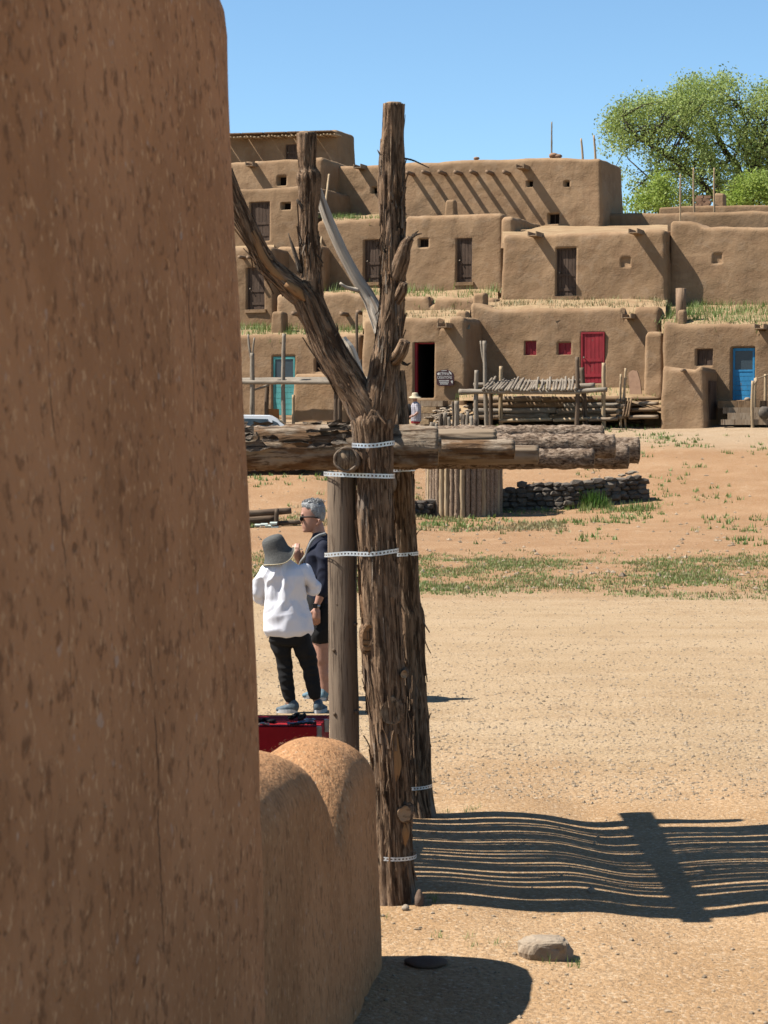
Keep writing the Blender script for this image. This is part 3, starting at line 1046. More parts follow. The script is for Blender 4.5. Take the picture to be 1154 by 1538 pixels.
# ---- doors and windows
def panel_door(h, k, mat, glass=0.42):
    u0, u1, z0, z1, _ = h.ops[k]; w = h.opw[k]
    t = 0.085; zg = z1 - (z1 - z0) * glass
    d = MB()
    bbox_part(d, u0 + 0.02, u0 + t, w - 0.07, w - 0.01, z0 + 0.01, z1 - 0.02)
    bbox_part(d, u1 - t, u1 - 0.02, w - 0.07, w - 0.01, z0 + 0.01, z1 - 0.02)
    bbox_part(d, u0 + t + .001, u1 - t - .001, w - 0.07, w - 0.01, z1 - 0.02 - t, z1 - 0.02)
    bbox_part(d, u0 + t + .001, u1 - t - .001, w - 0.07, w - 0.01, zg - 0.06, zg)
    n = 6
    for i in range(n):
        a = z0 + 0.01 + (zg - 0.06 - z0 - 0.01) * i / n; b = z0 + 0.01 + (zg - 0.06 - z0 - 0.01) * (i + 1) / n
        bbox_part(d, u0 + t + .001, u1 - t - .001, w - 0.058, w - 0.012, a + 0.006, b - 0.004)
    o = d.build('door', M[mat], h.o, False)
    g = MB(); bbox_part(g, u0 + t - 0.002, u1 - t + 0.002, w - 0.045, w - 0.03, zg - 0.001, z1 - 0.02 - t + 0.002)
    gp = g.build('door_pane', M['screen'], h.o, False)
    gp.parent = o
    gp.matrix_parent_inverse = Matrix.Identity(4)
    return o


panel_door(hA, 0, 'blue')
window(hA, 1, 'door', 'door')
plank_door(hB, 0, 'red', 5, 'red')
window(hB, 1, 'red', 'red'); window(hB, 2, 'red', 'red')
panel_door(hD, 0, 'turq', 0.40)
window(hD, 1, 'dark', 'door')
plank_door(hF, 0, 'door', 5)
plank_door(hG, 0, 'door', 4)
window(hG, 1, 'dark', 'door')
plank_door(hG2, 0, 'door', 5)
plank_door(hH, 0, 'door', 4); sill(hH, 0)
plank_door(hI, 0, 'door', 5)
window(hI, 1, 'dark', None)
window(hN, 0, 'dark', None)
for k_ in range(4): window(hJ, k_, 'dark', 'door' if k_ == 3 else None)
plank_door(hK, 0, 'door', 3)
# open doorway: red painted frame, room behind lined in black to paint its unlit dark
u0, u1, z0_, z1_, dp_ = hC.ops[0]
fr_ = MB(); wq = hC.w + ((z0_ + z1_) / 2 - (hC.z0 + hC.zt) / 2) * 0.03 + 0.10
bbox_part(fr_, u0 - 0.01, u0 + 0.07, wq, wq + 0.10, z0_, z1_ + 0.01)
bbox_part(fr_, u0 + 0.071, u1 - 0.02, wq + 0.1, wq + 0.3, z1_ - 0.03, z1_ + 0.01)
fr_.build('door_frame', M['red'], hC.o, False)
rm_ = MB()
bbox_part(rm_, u0 + 0.0, u1 + 0.0, wq + 2.2, wq + 2.3, z0_ + 0.02, z1_)
bbox_part(rm_, u0 + 0.018, u0 + 0.03, wq + 0.11, wq + 2.19, z0_ + 0.02, z1_ - 0.02)
bbox_part(rm_, u1 - 0.03, u1 - 0.018, wq + 0.31, wq + 2.19, z0_ + 0.02, z1_ - 0.02)
bbox_part(rm_, u0 + 0.031, u1 - 0.031, wq + 0.31, wq + 2.19, z1_ - 0.034, z1_ - 0.02)
bbox_part(rm_, u0 + 0.031, u1 - 0.031, wq + 0.5, wq + 2.19, z0_ + 0.02, z0_ + 0.035)
rm_.build('room', M['black'], hC.o, False)
for hh_, kk_ in ((hF, 0), (hG, 0), (hG2, 0)):
    sill(hh_, kk_, 0.08)

# ---- roof beams and spouts
for px in (636, 660, 684.5, 707.5, 732, 757): viga(hJ, px, 258, 0.62)
viga(hJ, 612, 259, 0.62)
canale(hJ, 785, 253, 0.75); canale(hJ, 540, 252, 0.5)
canale(hF, 803, 354, 0.6); canale(hF, 955, 350, 0.75)
canale(hB, 944, 477, 0.55); canale(hC, 668, 491, 0.6); canale(hA, 1143, 493, 0.5)
canale(hN, 377, 249, 0.4); canale(hE, 1030, 334, 0.3) if False else None
for px in (360, 373): viga(hH, px, 386, 0.4, 0.07)
for px, py in ((513, 471), (538, 469), (440, 471)): viga(hM, px, py, 0.5, 0.085)
viga(hA, 1024, 556, 2.0, 0.06)
# stick fringe on the highest room
for i, px in enumerate(np.arange(346, 506, 5.2)):
    viga(hK, px, 206 - 5 * (px - 346) / 160 + (i % 3) * 0.5, 0.55 + 0.12 * ((i * 7) % 5) / 5, 0.035, 'roof_stick', 'pole')
ov = MB()
ua, za = uz(300, 204, hK.w - 0.25); ub, zb2 = uz(503, 198, hK.w - 0.25)
for i in range(6):
    f0, f1 = i / 6, (i + 1) / 6 - 0.012
    c0 = bw(ua + (ub - ua) * f0, hK.w - 0.2, za + (zb2 - za) * f0 + 0.02); c1 = bw(ua + (ub - ua) * f1, hK.w - 0.2, za + (zb2 - za) * f1 + 0.02)
    c = (c0 + c1) / 2
    ov.obox(c, (c1 - c0) / 2, BN * 0.30, np.array([0, 0, 0.02]))
ov.build('eave_board', M['viga'], hK.o, False)

# ---- chimneys and loose roof things that belong to their house
chimney(hB, 709, 729, 440, 466, 1.9, seed=3)
chimney(hG, 667, 684, 300, 324, 7.6, seed=4)
chimney(hD, 406, 426, 468, 503, 2.6, seed=5)
chimney(hC, 684, 702, 467, 482, 0.4, seed=6)
chimney(hL2, 1071, 1089, 291, 312, 18.2, seed=7)
chimney(hA, 1016, 1030, 466, 489, 0.7, seed=8)
ch = MB(); a_ = bat(1023, 484, 1.15)
tz = bat(1023, 433, 1.15)
ch.tube([a_ - np.array([0, 0, .3]), (a_ + tz) / 2, tz], [0.17, 0.17, 0.17], 14)
ch.build('stove_pipe', M['viga'], hA.o)
# brick stack
bk = thing('brick_chimney', 'small stack of tan bricks on the rearmost roof ledge', 'chimney', bat(1056, 310, 18.0))
bm_ = MB(); bm_.box((-.14, -.09, -.06), (.14, .09, .06)); bme = bm_.mesh('brick', M['slab'], False)
for r_ in range(4):
    for c_ in range(2):
        p_ = bat(1050 + c_ * 11 + (r_ % 2) * 2, 308 - r_ * 4, 18.0)
        inst('brick', bme, bk, Matrix.Translation(p_) @ Matrix.Rotation(-FA + 0.1 * ((r_ * 2 + c_) % 3 - 1), 4, 'Z') @ Matrix.Diagonal((1, 1, .95, 1)))

# ---- earth and grass on the terraces
TV = {}
TV['B'] = terrace(hB, 730, 1000, 464, 1.35, 448, 5.0, 1)
TV['A'] = terrace(hA, 994, 1256, 488, 0.15, 455, 5.6, 2)
TV['C'] = terrace(hC, 545, 706, 481, -0.3, 465, 4.0, 3)
TV['D'] = terrace(hD, 304, 545, 504, 1.15, 490, 5.5, 4)
TV['M'] = terrace(hM, 470, 748, 449, 3.85, 432, 7.9, 5)
TV['G2'] = terrace(hG2, 484, 606, 330, 7.7, 321, 12.7, 6)
TV['F'] = terrace(hF, 755, 1003, 352, 4.8, 338, 13.0, 7)
TV['H'] = terrace(hH, 304, 412, 374, 5.4, 368, 8.9, 8)


def tuft_field(label, V, n, bl, h0, h1, mat, seed, wid=0.012, spread=0.12, zone=(0, 1), clump=0.5):
    g = np.random.default_rng(seed)
    m = 9; N = len(V) // m
    G = V.reshape(N, m, 3)
    P = []
    while len(P) < n:
        a = g.uniform(0, N - 1.001); b = g.uniform(zone[0], zone[1]) * (m - 1.001)
        i, j = int(a), int(b); fa, fb = a - i, b - j
        p = G[i, j] * (1 - fa) * (1 - fb) + G[i + 1, j] * fa * (1 - fb) + G[i, j + 1] * (1 - fa) * fb + G[i + 1, j + 1] * fa * fb
        if vn(p[None] * 0.8, seed)[0] > g.uniform(-1, 1) * clump - 0.15: P.append(p)
    mb = MB(); blades(mb, P, bl, h0, h1, spread, wid, seed, 0.7)
    o = mb.build('roof_grass', M[mat], None, False)
    return tag(o, label, 'grass', None, 'stuff')


tuft_field('dry grass on the earth roof above the red door', TV['B'], 150, 8, 0.06, 0.22, 'drygrass', 1)
tuft_field('green weeds on the earth roof above the blue door', TV['A'], 420, 8, 0.08, 0.3, 'grass', 2)
tuft_field('sparse grass on the roof above the open doorway', TV['C'], 70, 8, 0.06, 0.2, 'drygrass', 3)
tuft_field('bright green grass on the roof above the turquoise door', TV['D'], 260, 8, 0.1, 0.36, 'grass', 4, zone=(0.0, 0.8))
tuft_field('weeds along the foot of the second-floor wall', TV['M'], 150, 8, 0.1, 0.42, 'grass', 5)
tuft_field('short grass on the roof behind the right limb', TV['G2'], 90, 8, 0.08, 0.25, 'grass', 6, zone=(0, 0.4))

# ------------------------------------------------------------------ the near adobe wall
def wall_strip(ds, prof, n_arc=26, flip=False):
    """sweep: prof(d) -> list of (X, z) from the left foot over the top to the right foot"""
    V = []
    for d in ds:
        for X, z in prof(d): V.append((X, d, z))
    return np.array(V), len(prof(ds[0]))


def arch(xl_foot, xr_foot, xl_top, xr_top, zt, r, nside=30, narc=12):
    out = []
    for t in np.linspace(0, 1, nside, endpoint=False):
        out.append((xl_foot + (xl_top - xl_foot) * t, -0.3 + (zt - r + 0.3) * t))
    xm, hw = (xl_top + xr_top) / 2, (xr_top - xl_top) / 2
    for a in np.linspace(math.pi, 0, narc):
        out.append((xm + hw * math.cos(a), zt - r + r * math.sin(a)))
    for t in np.linspace(0, 1, nside + 1)[1:]:
        out.append((xr_top + (xr_foot - xr_top) * t, (zt - r) + (-0.3 - zt + r) * t))
    return out


def tall_prof(d):
    e = np.clip((6.62 - d) / 0.30, 0, 1)
    k = math.sqrt(max(0.0, 1 - (1 - e) ** 2))       # rounded far end
    base = (d - 6.6) * 0.118
    zs = [-0.3, 0.6, 1.4, 2.0, 2.35, 3.0, 3.66]
    xe = [-0.315, -0.320, -0.338, -0.364, -0.385, -0.412, -0.436]
    zt = 3.78 * (0.985 + 0.015 * k) - 0.02 * (6.6 - d)
    xr = lambda z: float(np.interp(z, zs, xe)) + base - 0.10 * (1 - k)
    out = []
    for t in np.linspace(0, 1, 24, endpoint=False): out.append((xr(1) - 0.75 + 0.2 * (1 - k), -0.3 + (zt - 0.25 + 0.3) * t))
    xm = (xr(1) - 0.75 + 0.2 * (1 - k) + xr(zt - .25)) / 2; hw = (xr(zt - .25) - (xr(1) - 0.75 + 0.2 * (1 - k))) / 2
    for a in np.linspace(math.pi, 0, 14): out.append((xm + hw * math.cos(a), zt - 0.25 + 0.25 * math.sin(a)))
    for z in np.linspace(zt - 0.25, -0.3, 110)[1:]: out.append((xr(z), z))
    return out


def displace_wall(V, amp, seed, n_row):
    """push wall vertices along their sweep normals by plaster unevenness"""
    G = V.reshape(-1, n_row, 3)
    du = np.gradient(G, axis=0); dv = np.gradient(G, axis=1)
    Nn = np.cross(dv, du); Nn /= np.linalg.norm(Nn, axis=2)[..., None] + 1e-9
    dsp = fbm(G * np.array([2.2, 2.2, 1.2]), 3, seed) * amp + fbm(G * np.array([9, 9, 3.0]), 2, seed + 2) * amp * 0.22
    return (G + Nn * dsp[..., None]).reshape(-1, 3), Nn.reshape(-1, 3)


def straws(name, V, Nn, pick, count, seed, parent, L=(0.008, 0.03), wid=0.0012):
    g = np.random.default_rng(seed)
    idx = g.choice(pick, count)
    P = V[idx] + g.normal(0, 0.012, (count, 3)) * np.array([0.3, 1, 1])
    N0 = Nn[idx]
    a = g.normal(0, 0.55, count)
    up = np.array([0, 0, 1.0]); side = np.cross(N0, up); side /= np.linalg.norm(side, axis=1)[:, None] + 1e-6
    T = side * np.sin(a)[:, None] + np.cross(side, N0) * np.cos(a)[:, None] + N0 * g.normal(0, 0.12, count)[:, None]
    ln = g.uniform(*L, count)[:, None] / 2
    B = np.cross(T, N0); B /= np.linalg.norm(B, axis=1)[:, None] + 1e-6
    off = N0 * 0.003
    Vv = np.stack([P - T * ln - B * wid + off, P - T * ln + B * wid + off, P + T * ln + B * wid + off * 1.6, P + T * ln - B * wid + off * 1.6], 1).reshape(-1, 3)
    m = MB(); m.add(Vv, [(4 * i, 4 * i + 1, 4 * i + 2, 4 * i + 3) for i in range(count)])
    o = m.build(name, M['straw'], parent, False)
    o['kind'] = 'stuff'
    return o


tw = thing('adobe_wall', 'tall rounded straw-flecked adobe wall filling the left of the view', 'wall', (-0.9, 5.0, 0))
ds = np.concatenate([np.linspace(0.6, 3.0, 12), np.linspace(3.1, 6.2, 90), np.linspace(6.23, 6.62, 22)])
V, nr = wall_strip(ds, tall_prof)
V, NN = displace_wall(V, 0.016, 51, nr)
m = MB(); m.add(V, grid_faces(len(ds), nr))
m.add(V.reshape(-1, nr, 3)[-1], [tuple(range(nr))])
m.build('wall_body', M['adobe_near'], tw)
pick = np.where((V[:, 1] > 3.2) & (np.arange(len(V)) % nr > nr - 108))[0]
straws('straw', V, NN, pick, 1500, 52, tw, (0.006, 0.02), 0.0009)


def low_prof(d):
    d = d + 0.1
    zt = float(np.interp(d, [5.5, 7.4, 7.75, 8.0, 8.18, 8.32, 8.44, 8.54, 8.63, 8.73, 8.87, 9.10, 9.40, 9.58, 9.70, 9.76, 9.80], [1.30, 1.275, 1.245, 1.19, 1.10, 1.00, 0.90, 0.85, 0.89, 0.98, 1.04, 1.07, 1.06, 1.02, 0.93, 0.83, 0.66]))
    e = np.clip((9.80 - d) / 0.32, 0, 1)
    k = math.sqrt(max(0.0, 1 - (1 - e) ** 2))
    xr = -1.118 + 0.118 * d - 0.15 * (1 - k)
    xl = -1.179 + 0.118 * d - 0.52 + 0.17 * (1 - k)
    return arch(xl, xr, xl + 0.06, xr - 0.045, zt, min(0.2, zt * 0.5), 34, 22)


lw = thing('adobe_wall', 'low adobe wall with two rounded humps beside the forked post', 'wall', (-0.2, 8.5, 0))
ds = np.concatenate([np.linspace(5.5, 7.3, 20), np.linspace(7.35, 9.3, 90), np.linspace(9.32, 9.70, 26)])
V, nr = wall_strip(ds, low_prof)
V, NN = displace_wall(V, 0.02, 61, nr)
m = MB(); m.add(V, grid_faces(len(ds), nr))
m.add(V.reshape(-1, nr, 3)[-1], [tuple(range(nr))])
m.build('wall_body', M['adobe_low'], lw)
ri = np.arange(len(V)) % nr
pick = np.where((V[:, 1] > 6.4) & (ri > 34) & (V[:, 2] > 0))[0]
straws('straw', V, NN, pick, 2600, 62, lw, (0.006, 0.020), 0.0008)
pick = np.where((V[:, 1] > 7.6) & (ri > 30) & (ri < 62))[0]
straws('straw', V, NN, pick, 800, 63, lw, (0.006, 0.022), 0.0009)

# ------------------------------------------------------------------ the log rack
DF, DR = 10.8, 13.3
rack = thing('drying_rack', 'log drying rack on a forked juniper trunk with metal straps', 'rack', gpt(0.03, DF))


def barkdisp(seed, amp=0.0085, ridge=12, stretch=0.16):
    def f(th, s, r):
        c = np.stack([np.cos(th) * ridge * 0.55, np.sin(th) * ridge * 0.55, s / 0.06 * stretch], -1)
        a = 1 - np.abs(vn(c, seed)) * 2
        c2 = np.stack([np.cos(th) * ridge * 1.5, np.sin(th) * ridge * 1.5, s / 0.06 * stretch * 1.7], -1)
        b = 1 - np.abs(vn(c2, seed + 4)) * 2
        c3 = np.stack([np.cos(th) * 1.2, np.sin(th) * 1.2, s * 3.0], -1)
        k = min(1.0, r / 0.05)
        return (a * amp + b * amp * 0.55) * k + vn(c3, seed + 9) * r * 0.14
    return f


def limb(m, pts, step=0.014, n=60, seed=1, amp=0.0085, ridge=12, stretch=0.16, mi=0):
    """pts: (px, py, radius px, dy)"""
    P = [at(p[0], p[1], DF + p[3]) for p in pts]
    rr = [p[2] / F * (DF + p[3]) for p in pts]
    Q, q = resample(P, rr, step)
    m.tube(Q, q, n, barkdisp(seed, amp, ridge, stretch), mi=mi)
    return Q, q


tr = MB()
trunkQ, trunkR = limb(tr, [(598, 1395, 29, 0), (596, 1365, 28, 0), (592, 1300, 27, 0), (588, 1200, 27, 0), (583, 1100, 28, 0), (576, 1000, 29, 0),
                           (570, 900, 28, 0), (565, 800, 27, 0), (562, 720, 26, 0), (560, 660, 28, 0), (560, 635, 30, 0), (561, 618, 24, 0), (562, 606, 9, 0)], seed=3, n=84)
L1 = limb(tr, [(564, 655, 20, 0), (549, 618, 25, 0), (527, 580, 22, 0.01), (497, 530, 22, 0.02), (477, 484, 20.5, 0.02), (463, 452, 21, 0.02), (453, 434, 18, 0.02), (445, 426, 9, .02)], seed=5, n=72)
limb(tr, [(468, 455, 14, 0.02), (446, 437, 17, 0.01), (423, 417, 14, 0), (402, 395, 12.5, 0), (384, 364, 12, -0.02), (366, 325, 11, -0.04), (350, 285, 10, -0.06), (340, 255, 8, -0.08)], seed=6, n=56)
limb(tr, [(470, 465, 14, 0.03), (468, 430, 15, 0.03), (467, 400, 13, 0.03), (464, 355, 13, 0.03), (464, 315, 12.5, 0.03), (465, 285, 14, 0.03), (464, 266, 16, 0.03), (462, 250, 11, .03), (461, 225, 12, 0.03), (461, 200, 12.5, 0.03)], seed=7, n=52)
limb(tr, [(566, 640, 22, 0), (571, 600, 24, 0), (577, 555, 20, 0), (586, 500, 17, 0), (589, 450, 17, 0), (590, 400, 17, 0), (590, 340, 16.5, 0), (590, 290, 16.5, 0), (590, 240, 15, 0), (591, 200, 13.2, 0), (592, 156, 13.2, 0)], seed=8, n=64)
limb(tr, [(594, 420, 12, -0.02), (603, 392, 11, -0.04), (609, 370, 8, -0.05), (617, 357, 5, -0.06)], seed=9, n=30)
limb(tr, [(580, 330, 9, 0), (577, 290, 8.5, 0), (577, 250, 7, 0), (577, 209, 5, 0)], seed=10, n=28)
limb(tr, [(592, 540, 9, -0.03), (602, 530, 9, -0.07), (609, 512, 7, -0.09)], seed=13, n=24)
limb(tr, [(590, 460, 8, -0.02), (603, 440, 7, -0.06), (607, 425, 5, -0.08)], seed=14, n=24)
trunk = tr.build('forked_trunk', M['juniper'], rack)


def sub(o, parent):
    """make o a sub-part of parent (both built in world coordinates)"""
    o.parent = parent
    o.matrix_parent_inverse = Matrix.Identity(4)
    return o


# sawn tops
def disc_top(px, py, r, name, d=DF, tilt=(0, 0, 1)):
    c = at(px, py, d); rad = r / F * d
    m = MB(); t = Vector(tilt).normalized()
    m.tube([c - np.array(t) * 0.012, c + np.array(t) * 0.006], [rad, rad * 0.96], 22, lambda th, s, q: 0.004 * vn(np.stack([np.cos(th) * 2, np.sin(th) * 2, 0 * th + px], -1), 2))
    return sub(m.build(name, M['cutwood'], None), trunk)


disc_top(592, 156, 12.5, 'sawn_end'); disc_top(461, 200, 11.5, 'sawn_end', DF + 0.03)


# sawn branch scars on the trunk's face
def scar(px, py, rx, ry, mat='cutwood', ring=True, dface=-0.085, turn=0.0, bump=0.02):
    c = at(px, py, DF + dface)
    a, b = rx / F * DF, ry / F * DF
    m = MB(); n = 26
    rings = [(1.5, 0.05), (1.28, 0.018), (1.12, 0.0), (0.98, -bump * 0.8), (0.90, -bump * 0.75), (0.6, -bump * 0.55), (0.3, -bump * 0.5)]
    V = []
    ct, st_ = math.cos(turn), math.sin(turn)
    for k, (s, dy) in enumerate(rings):
        for j in range(n):
            th = 2 * math.pi * j / n
            w = s * (1 + 0.05 * math.sin(3 * th + px) + 0.04 * math.sin(5 * th))
            x, z = math.cos(th) * a * w, math.sin(th) * b * w
            yy = dy + x * math.tan(turn)
            V.append(c + np.array([x, yy, z]))
    V.append(c + np.array([0, -bump * 0.5, 0]))
    Fc = [(k * n + j, k * n + (j + 1) % n, (k + 1) * n + (j + 1) % n, (k + 1) * n + j) for k in range(len(rings) - 1) for j in range(n)]
    Fc += [((len(rings) - 1) * n + j, (len(rings) - 1) * n + (j + 1) % n, len(rings) * n) for j in range(n)]
    G = np.array(V)[:, [2, 1, 0]] if ry > rx else np.array(V)
    mi = [0 if f[0] < 3 * n else 1 for f in Fc]
    m.add(V, [f for f, q in zip(Fc, mi) if q == 0], G)
    m2 = MB()
    m.m = [0] * len(m.f)
    m.f += [f for f, q in zip(Fc, mi) if q == 1]; m.m += [1] * (len(Fc) - len(m.m))
    return sub(m.build('branch_scar', [M['juniper'], M[mat]], None), trunk)


scar(555, 958, 11, 20, 'orangewood', dface=-0.068)
scar(588, 1068, 15, 21, 'endgrain', dface=-0.080, turn=0.15)
scar(608, 1222, 10, 13, 'cutwood', dface=-0.076, turn=0.3)
scar(589, 1356, 5, 5, 'cutwood', dface=-0.075, bump=0.03)
scar(607, 1012, 5, 6, 'cutwood', dface=-0.05, turn=0.6, bump=0.03)


# patches of bare orange wood where the bark is gone
def bare(pts, mat, dy, name='bare_wood', n=14, sq=0.5):
    m = MB()
    P = [at(p[0], p[1], DF + dy + (p[3] if len(p) > 3 else 0)) for p in pts]; rr = [p[2] / F * DF for p in pts]
    Q, q = resample(P, rr, 0.02)
    m.tube(Q, q, n, lambda th, s, r: 0.12 * r * vn(np.stack([np.cos(th) * 3, np.sin(th) * 3, s * 6], -1), 7))
    return sub(m.build(name, M[mat], None), trunk)


bare([(590, 1085, 2, 0), (592, 1110, 8, -0.0), (595, 1150, 9, 0), (590, 1185, 6, 0), (588, 1205, 2, 0)], 'orangewood', -0.062)
bare([(608, 1228, 3, 0), (608, 1250, 8, 0), (606, 1275, 4, 0)], 'orangewood', -0.060)
bare([(431, 424, 2, -0.03), (414, 410, 6.5, -0.02), (397, 388, 6.5, -0.02), (382, 355, 6, -0.03), (372, 332, 2, -.04)], 'orangewood', -0.018)
bare([(460, 440, 1.5, -0.0), (461, 410, 3.6, -0.0), (460, 370, 3.6, 0), (459, 345, 1.5, 0)], 'orangewood', -0.002)
bare([(458, 452, 2, -0.0), (446, 438, 8, 0), (430, 425, 6, 0)], 'orangewood', -0.05)

# splintered pale wood standing in the fork and a grey dead branch
sp = MB()
P = [at(544, 592, DF + .16), at(535, 560, DF + .26), at(524, 528, DF + .28), at(514, 508, DF + .28)]
Q, q = resample(P, [0.02, 0.034, 0.034, 0.020], 0.02)
sp.tube(Q, q, 8, lambda th, s, r: 0.25 * r * vn(np.stack([np.cos(th) * 2, np.sin(th) * 2, s * 2], -1), 8))
sub(sp.build('split_stub', M['palewood'], None, False), trunk)
db = MB()
limb(db, [(576, 512, 9, 0.12), (566, 475, 10, 0.15), (554, 447, 8.5, 0.17), (537, 420, 8, 0.17), (521, 391, 7.8, 0.17), (509, 367, 7.5, 0.17), (492, 328, 7, 0.17), (477, 285, 6, 0.17)], seed=21, n=40, amp=0.006, ridge=10)
limb(db, [(540, 436, 4, 0.16), (529, 434, 3.2, 0.15), (519, 431, 2.6, 0.13), (511, 425, 1.8, .12)], seed=22, n=12, amp=0.001)
sub(db.build('dead_branch', M['deadwood'], None), trunk)

# thin twigs and torn stubs
tg = MB()
for pts in ([(600, 237, 1.6, 0), (618, 240, 1.4, -.02), (632, 246, 1.1, -.03), (645, 252, .7, -.03)], [(604, 205, 1, 0), (607, 190, .8, 0), (609, 172, .4, 0)],
            [(602, 310, 1.5, -.04), (606, 292, 1.2, -.05), (610, 275, .5, -.06)], [(576, 240, 2, 0), (571, 232, 1.5, -.01), (567, 225, .6, -.02)],
            [(615, 360, 3, -.06), (624, 353, 2, -.08), (634, 351, 0.6, -.1)], [(620, 354, 2, -.07), (626, 349, 1.2, -.08), (629, 346, 0.5, -.1)],
            [(452, 410, 4, 0), (443, 380, 3, 0), (433, 350, .7, 0)], [(602, 255, 1, 0), (606, 262, .8, 0), (607, 266, .4, 0)],
            [(354, 290, 2, -.06), (352, 280, 1.6, -.07), (347, 268, .5, -.08)], [(446, 300, 2.2, 0), (452, 308, 3, 0), (456, 318, 3, 0)],
            [(503, 505, 1.5, -.05), (508, 495, 1.2, -.05), (505, 485, .5, -.05)], [(605, 545, 3, -.05), (612, 548, 2, -.08), (617, 545, .8, -.1)]):
    P = [at(p[0], p[1], DF + p[3]) for p in pts]; Q, q = resample(P, [p[2] / F * DF for p in pts], 0.02)
    tg = MB(); tg.tube(Q, q, 7)
    sub(tg.build('twig', M['juniper_grey'], None), trunk)


# shaggy strips of peeling bark
def shreds(name, segs, count, seed, mat='juniper', Lr=(0.05, 0.20), parent=trunk):
    g = np.random.default_rng(seed)
    m = MB()
    for _ in range(count):
        Q, q = segs[g.integers(len(segs))]
        k = g.integers(3, len(Q) - 18)
        T = Q[k + 2] - Q[k - 2]; T /= np.linalg.norm(T)
        ref = np.array([0, 1.0, 0]); X = np.cross(T, ref); X /= np.linalg.norm(X); Y = np.cross(X, T)
        a = g.uniform(0, 2 * math.pi)
        Nn = X * math.cos(a) + Y * math.sin(a); B = np.cross(T, Nn)
        L = g.uniform(*Lr); w = g.uniform(0.003, 0.011)
        lift = g.uniform(0.0, 0.008) if g.random() < 0.9 else g.uniform(0.01, 0.035)
        sgn = 1 if g.random() < 0.5 else -1
        P0 = Q[k] + Nn * (q[k] + 0.004)
        ns = 5; V = []
        cur = g.normal(0, 0.012)
        for i in range(ns):
            t = i / (ns - 1)
            c = P0 + T * sgn * L * t + Nn * (lift * t * t) + B * cur * t * t
            ww = w * (1 - 0.75 * t)
            V += [c - B * ww, c + B * ww + Nn * 0.003, c - Nn * 0.004]
        Fc = []
        for i in range(ns - 1):
            for j in range(3):
                j2 = (j + 1) % 3
                Fc.append((i * 3 + j, i * 3 + j2, i * 3 + 3 + j2, i * 3 + 3 + j))
        V = np.array(V)
        G = np.stack([np.tile([0, 0.01, 0.005], ns) + a, np.tile([0, 0, .01], ns) + k * .01, np.repeat(np.arange(ns), 3) * L / ns], 1)
        m.add(V, Fc, G)
    o = m.build(name, M[mat], None, False)
    o['kind'] = 'stuff'
    return sub(o, parent)


segsR = limb(MB(), [(571, 600, 24, 0), (577, 555, 20, 0), (586, 500, 17, 0), (589, 450, 17, 0), (590, 400, 17, 0), (590, 340, 16.5, 0), (590, 290, 16.5, 0), (590, 240, 15, 0), (591, 205, 13.2, 0)], n=4)
segsL = limb(MB(), [(549, 618, 25, 0), (527, 580, 22, 0.01), (497, 530, 22, 0.02), (477, 484, 20.5, 0.02), (463, 452, 21, 0.02)], n=4)
segsLL = limb(MB(), [(446, 437, 17, 0.01), (423, 417, 14, 0), (402, 395, 12.5, 0), (384, 364, 12, -0.02), (366, 325, 11, -0.04), (350, 285, 10, -0.06)], n=4)
segsU = limb(MB(), [(468, 430, 15, 0.03), (467, 400, 13, 0.03), (464, 355, 13, 0.03), (464, 315, 12.5, 0.03), (465, 285, 14, 0.03)], n=4)
shreds('bark_shred', [segsR, segsR, segsL, segsU, segsLL], 420, 71)
shreds('bark_shred', [(trunkQ[8:-6], trunkR[8:-6])], 330, 72, Lr=(0.06, 0.22))
shreds('bark_shred', [segsR, segsU, segsR], 170, 73, 'juniper_grey', (0.04, 0.15))

# rear trunk
rt = MB()
def rlimb(m, pts, n=64, seed=1, amp=0.009):
    P = [at(p[0], p[1], DR) for p in pts]; rr = [p[2] / F * DR for p in pts]
    Q, q = resample(P, rr, 0.016)
    m.tube(Q, q, n, barkdisp(seed, amp))
    return Q, q


rq = rlimb(rt, [(632, 1255, 27), (628, 1232, 26), (624, 1180, 22), (621, 1100, 21), (617, 1000, 21), (612, 930, 22), (608, 900, 20), (604, 800, 19), (602, 720, 18), (599, 640, 14), (597, 590, 12), (597, 556, 10)], seed=31)
rlimb(rt, [(618, 925, 8), (624, 915, 9), (627, 905, 6)], 20, 32)
rlimb(rt, [(636, 1228, 10), (641, 1212, 9), (644, 1200, 6)], 20, 33)
rear = rt.build('rear_trunk', M['juniper'], rack)
shreds('bark_shred', [(rq[0][6:-4], rq[1][6:-4])], 170, 74, parent=rear)

# peeled round post
pp = MB()
P = [at(520, 1200, DF + .08), at(518, 1100, DF + .08), at(516, 1000, DF + .08), at(515, 900, DF + .08), at(515, 800, DF + .08), at(514, 709, DF + .08)]
P[0][2] = float(ground_z(P[0][0], P[0][1])) - 0.15
Q, q = resample(P, [0.075, 0.074, 0.073, 0.0735, 0.0735, 0.072], 0.03)
pp.tube(Q, q, 40, lambda th, s, r: 0.004 * vn(np.stack([np.cos(th) * 3, np.sin(th) * 3, s * 2.5], -1), 12) - 0.006 * np.exp(-((th - 3.9 - 0.12 * np.sin(s * 2)) / 0.035) ** 2))
peeled = pp.build('post', M['post'], rack)
kn = MB()
for px, py in ((507, 908), (502, 977), (534, 938), (535, 1070), (503, 1073)):
    kn = MB(); c = at(px, py, DF + .01); kn.tube([c + np.array([0, .04, 0]), c + np.array([0, .012, 0]), c + np.array([0, .004, 0])], [.012, .010, .006], 9)
    sub(kn.build('knot', M['darkpole'], None), peeled)

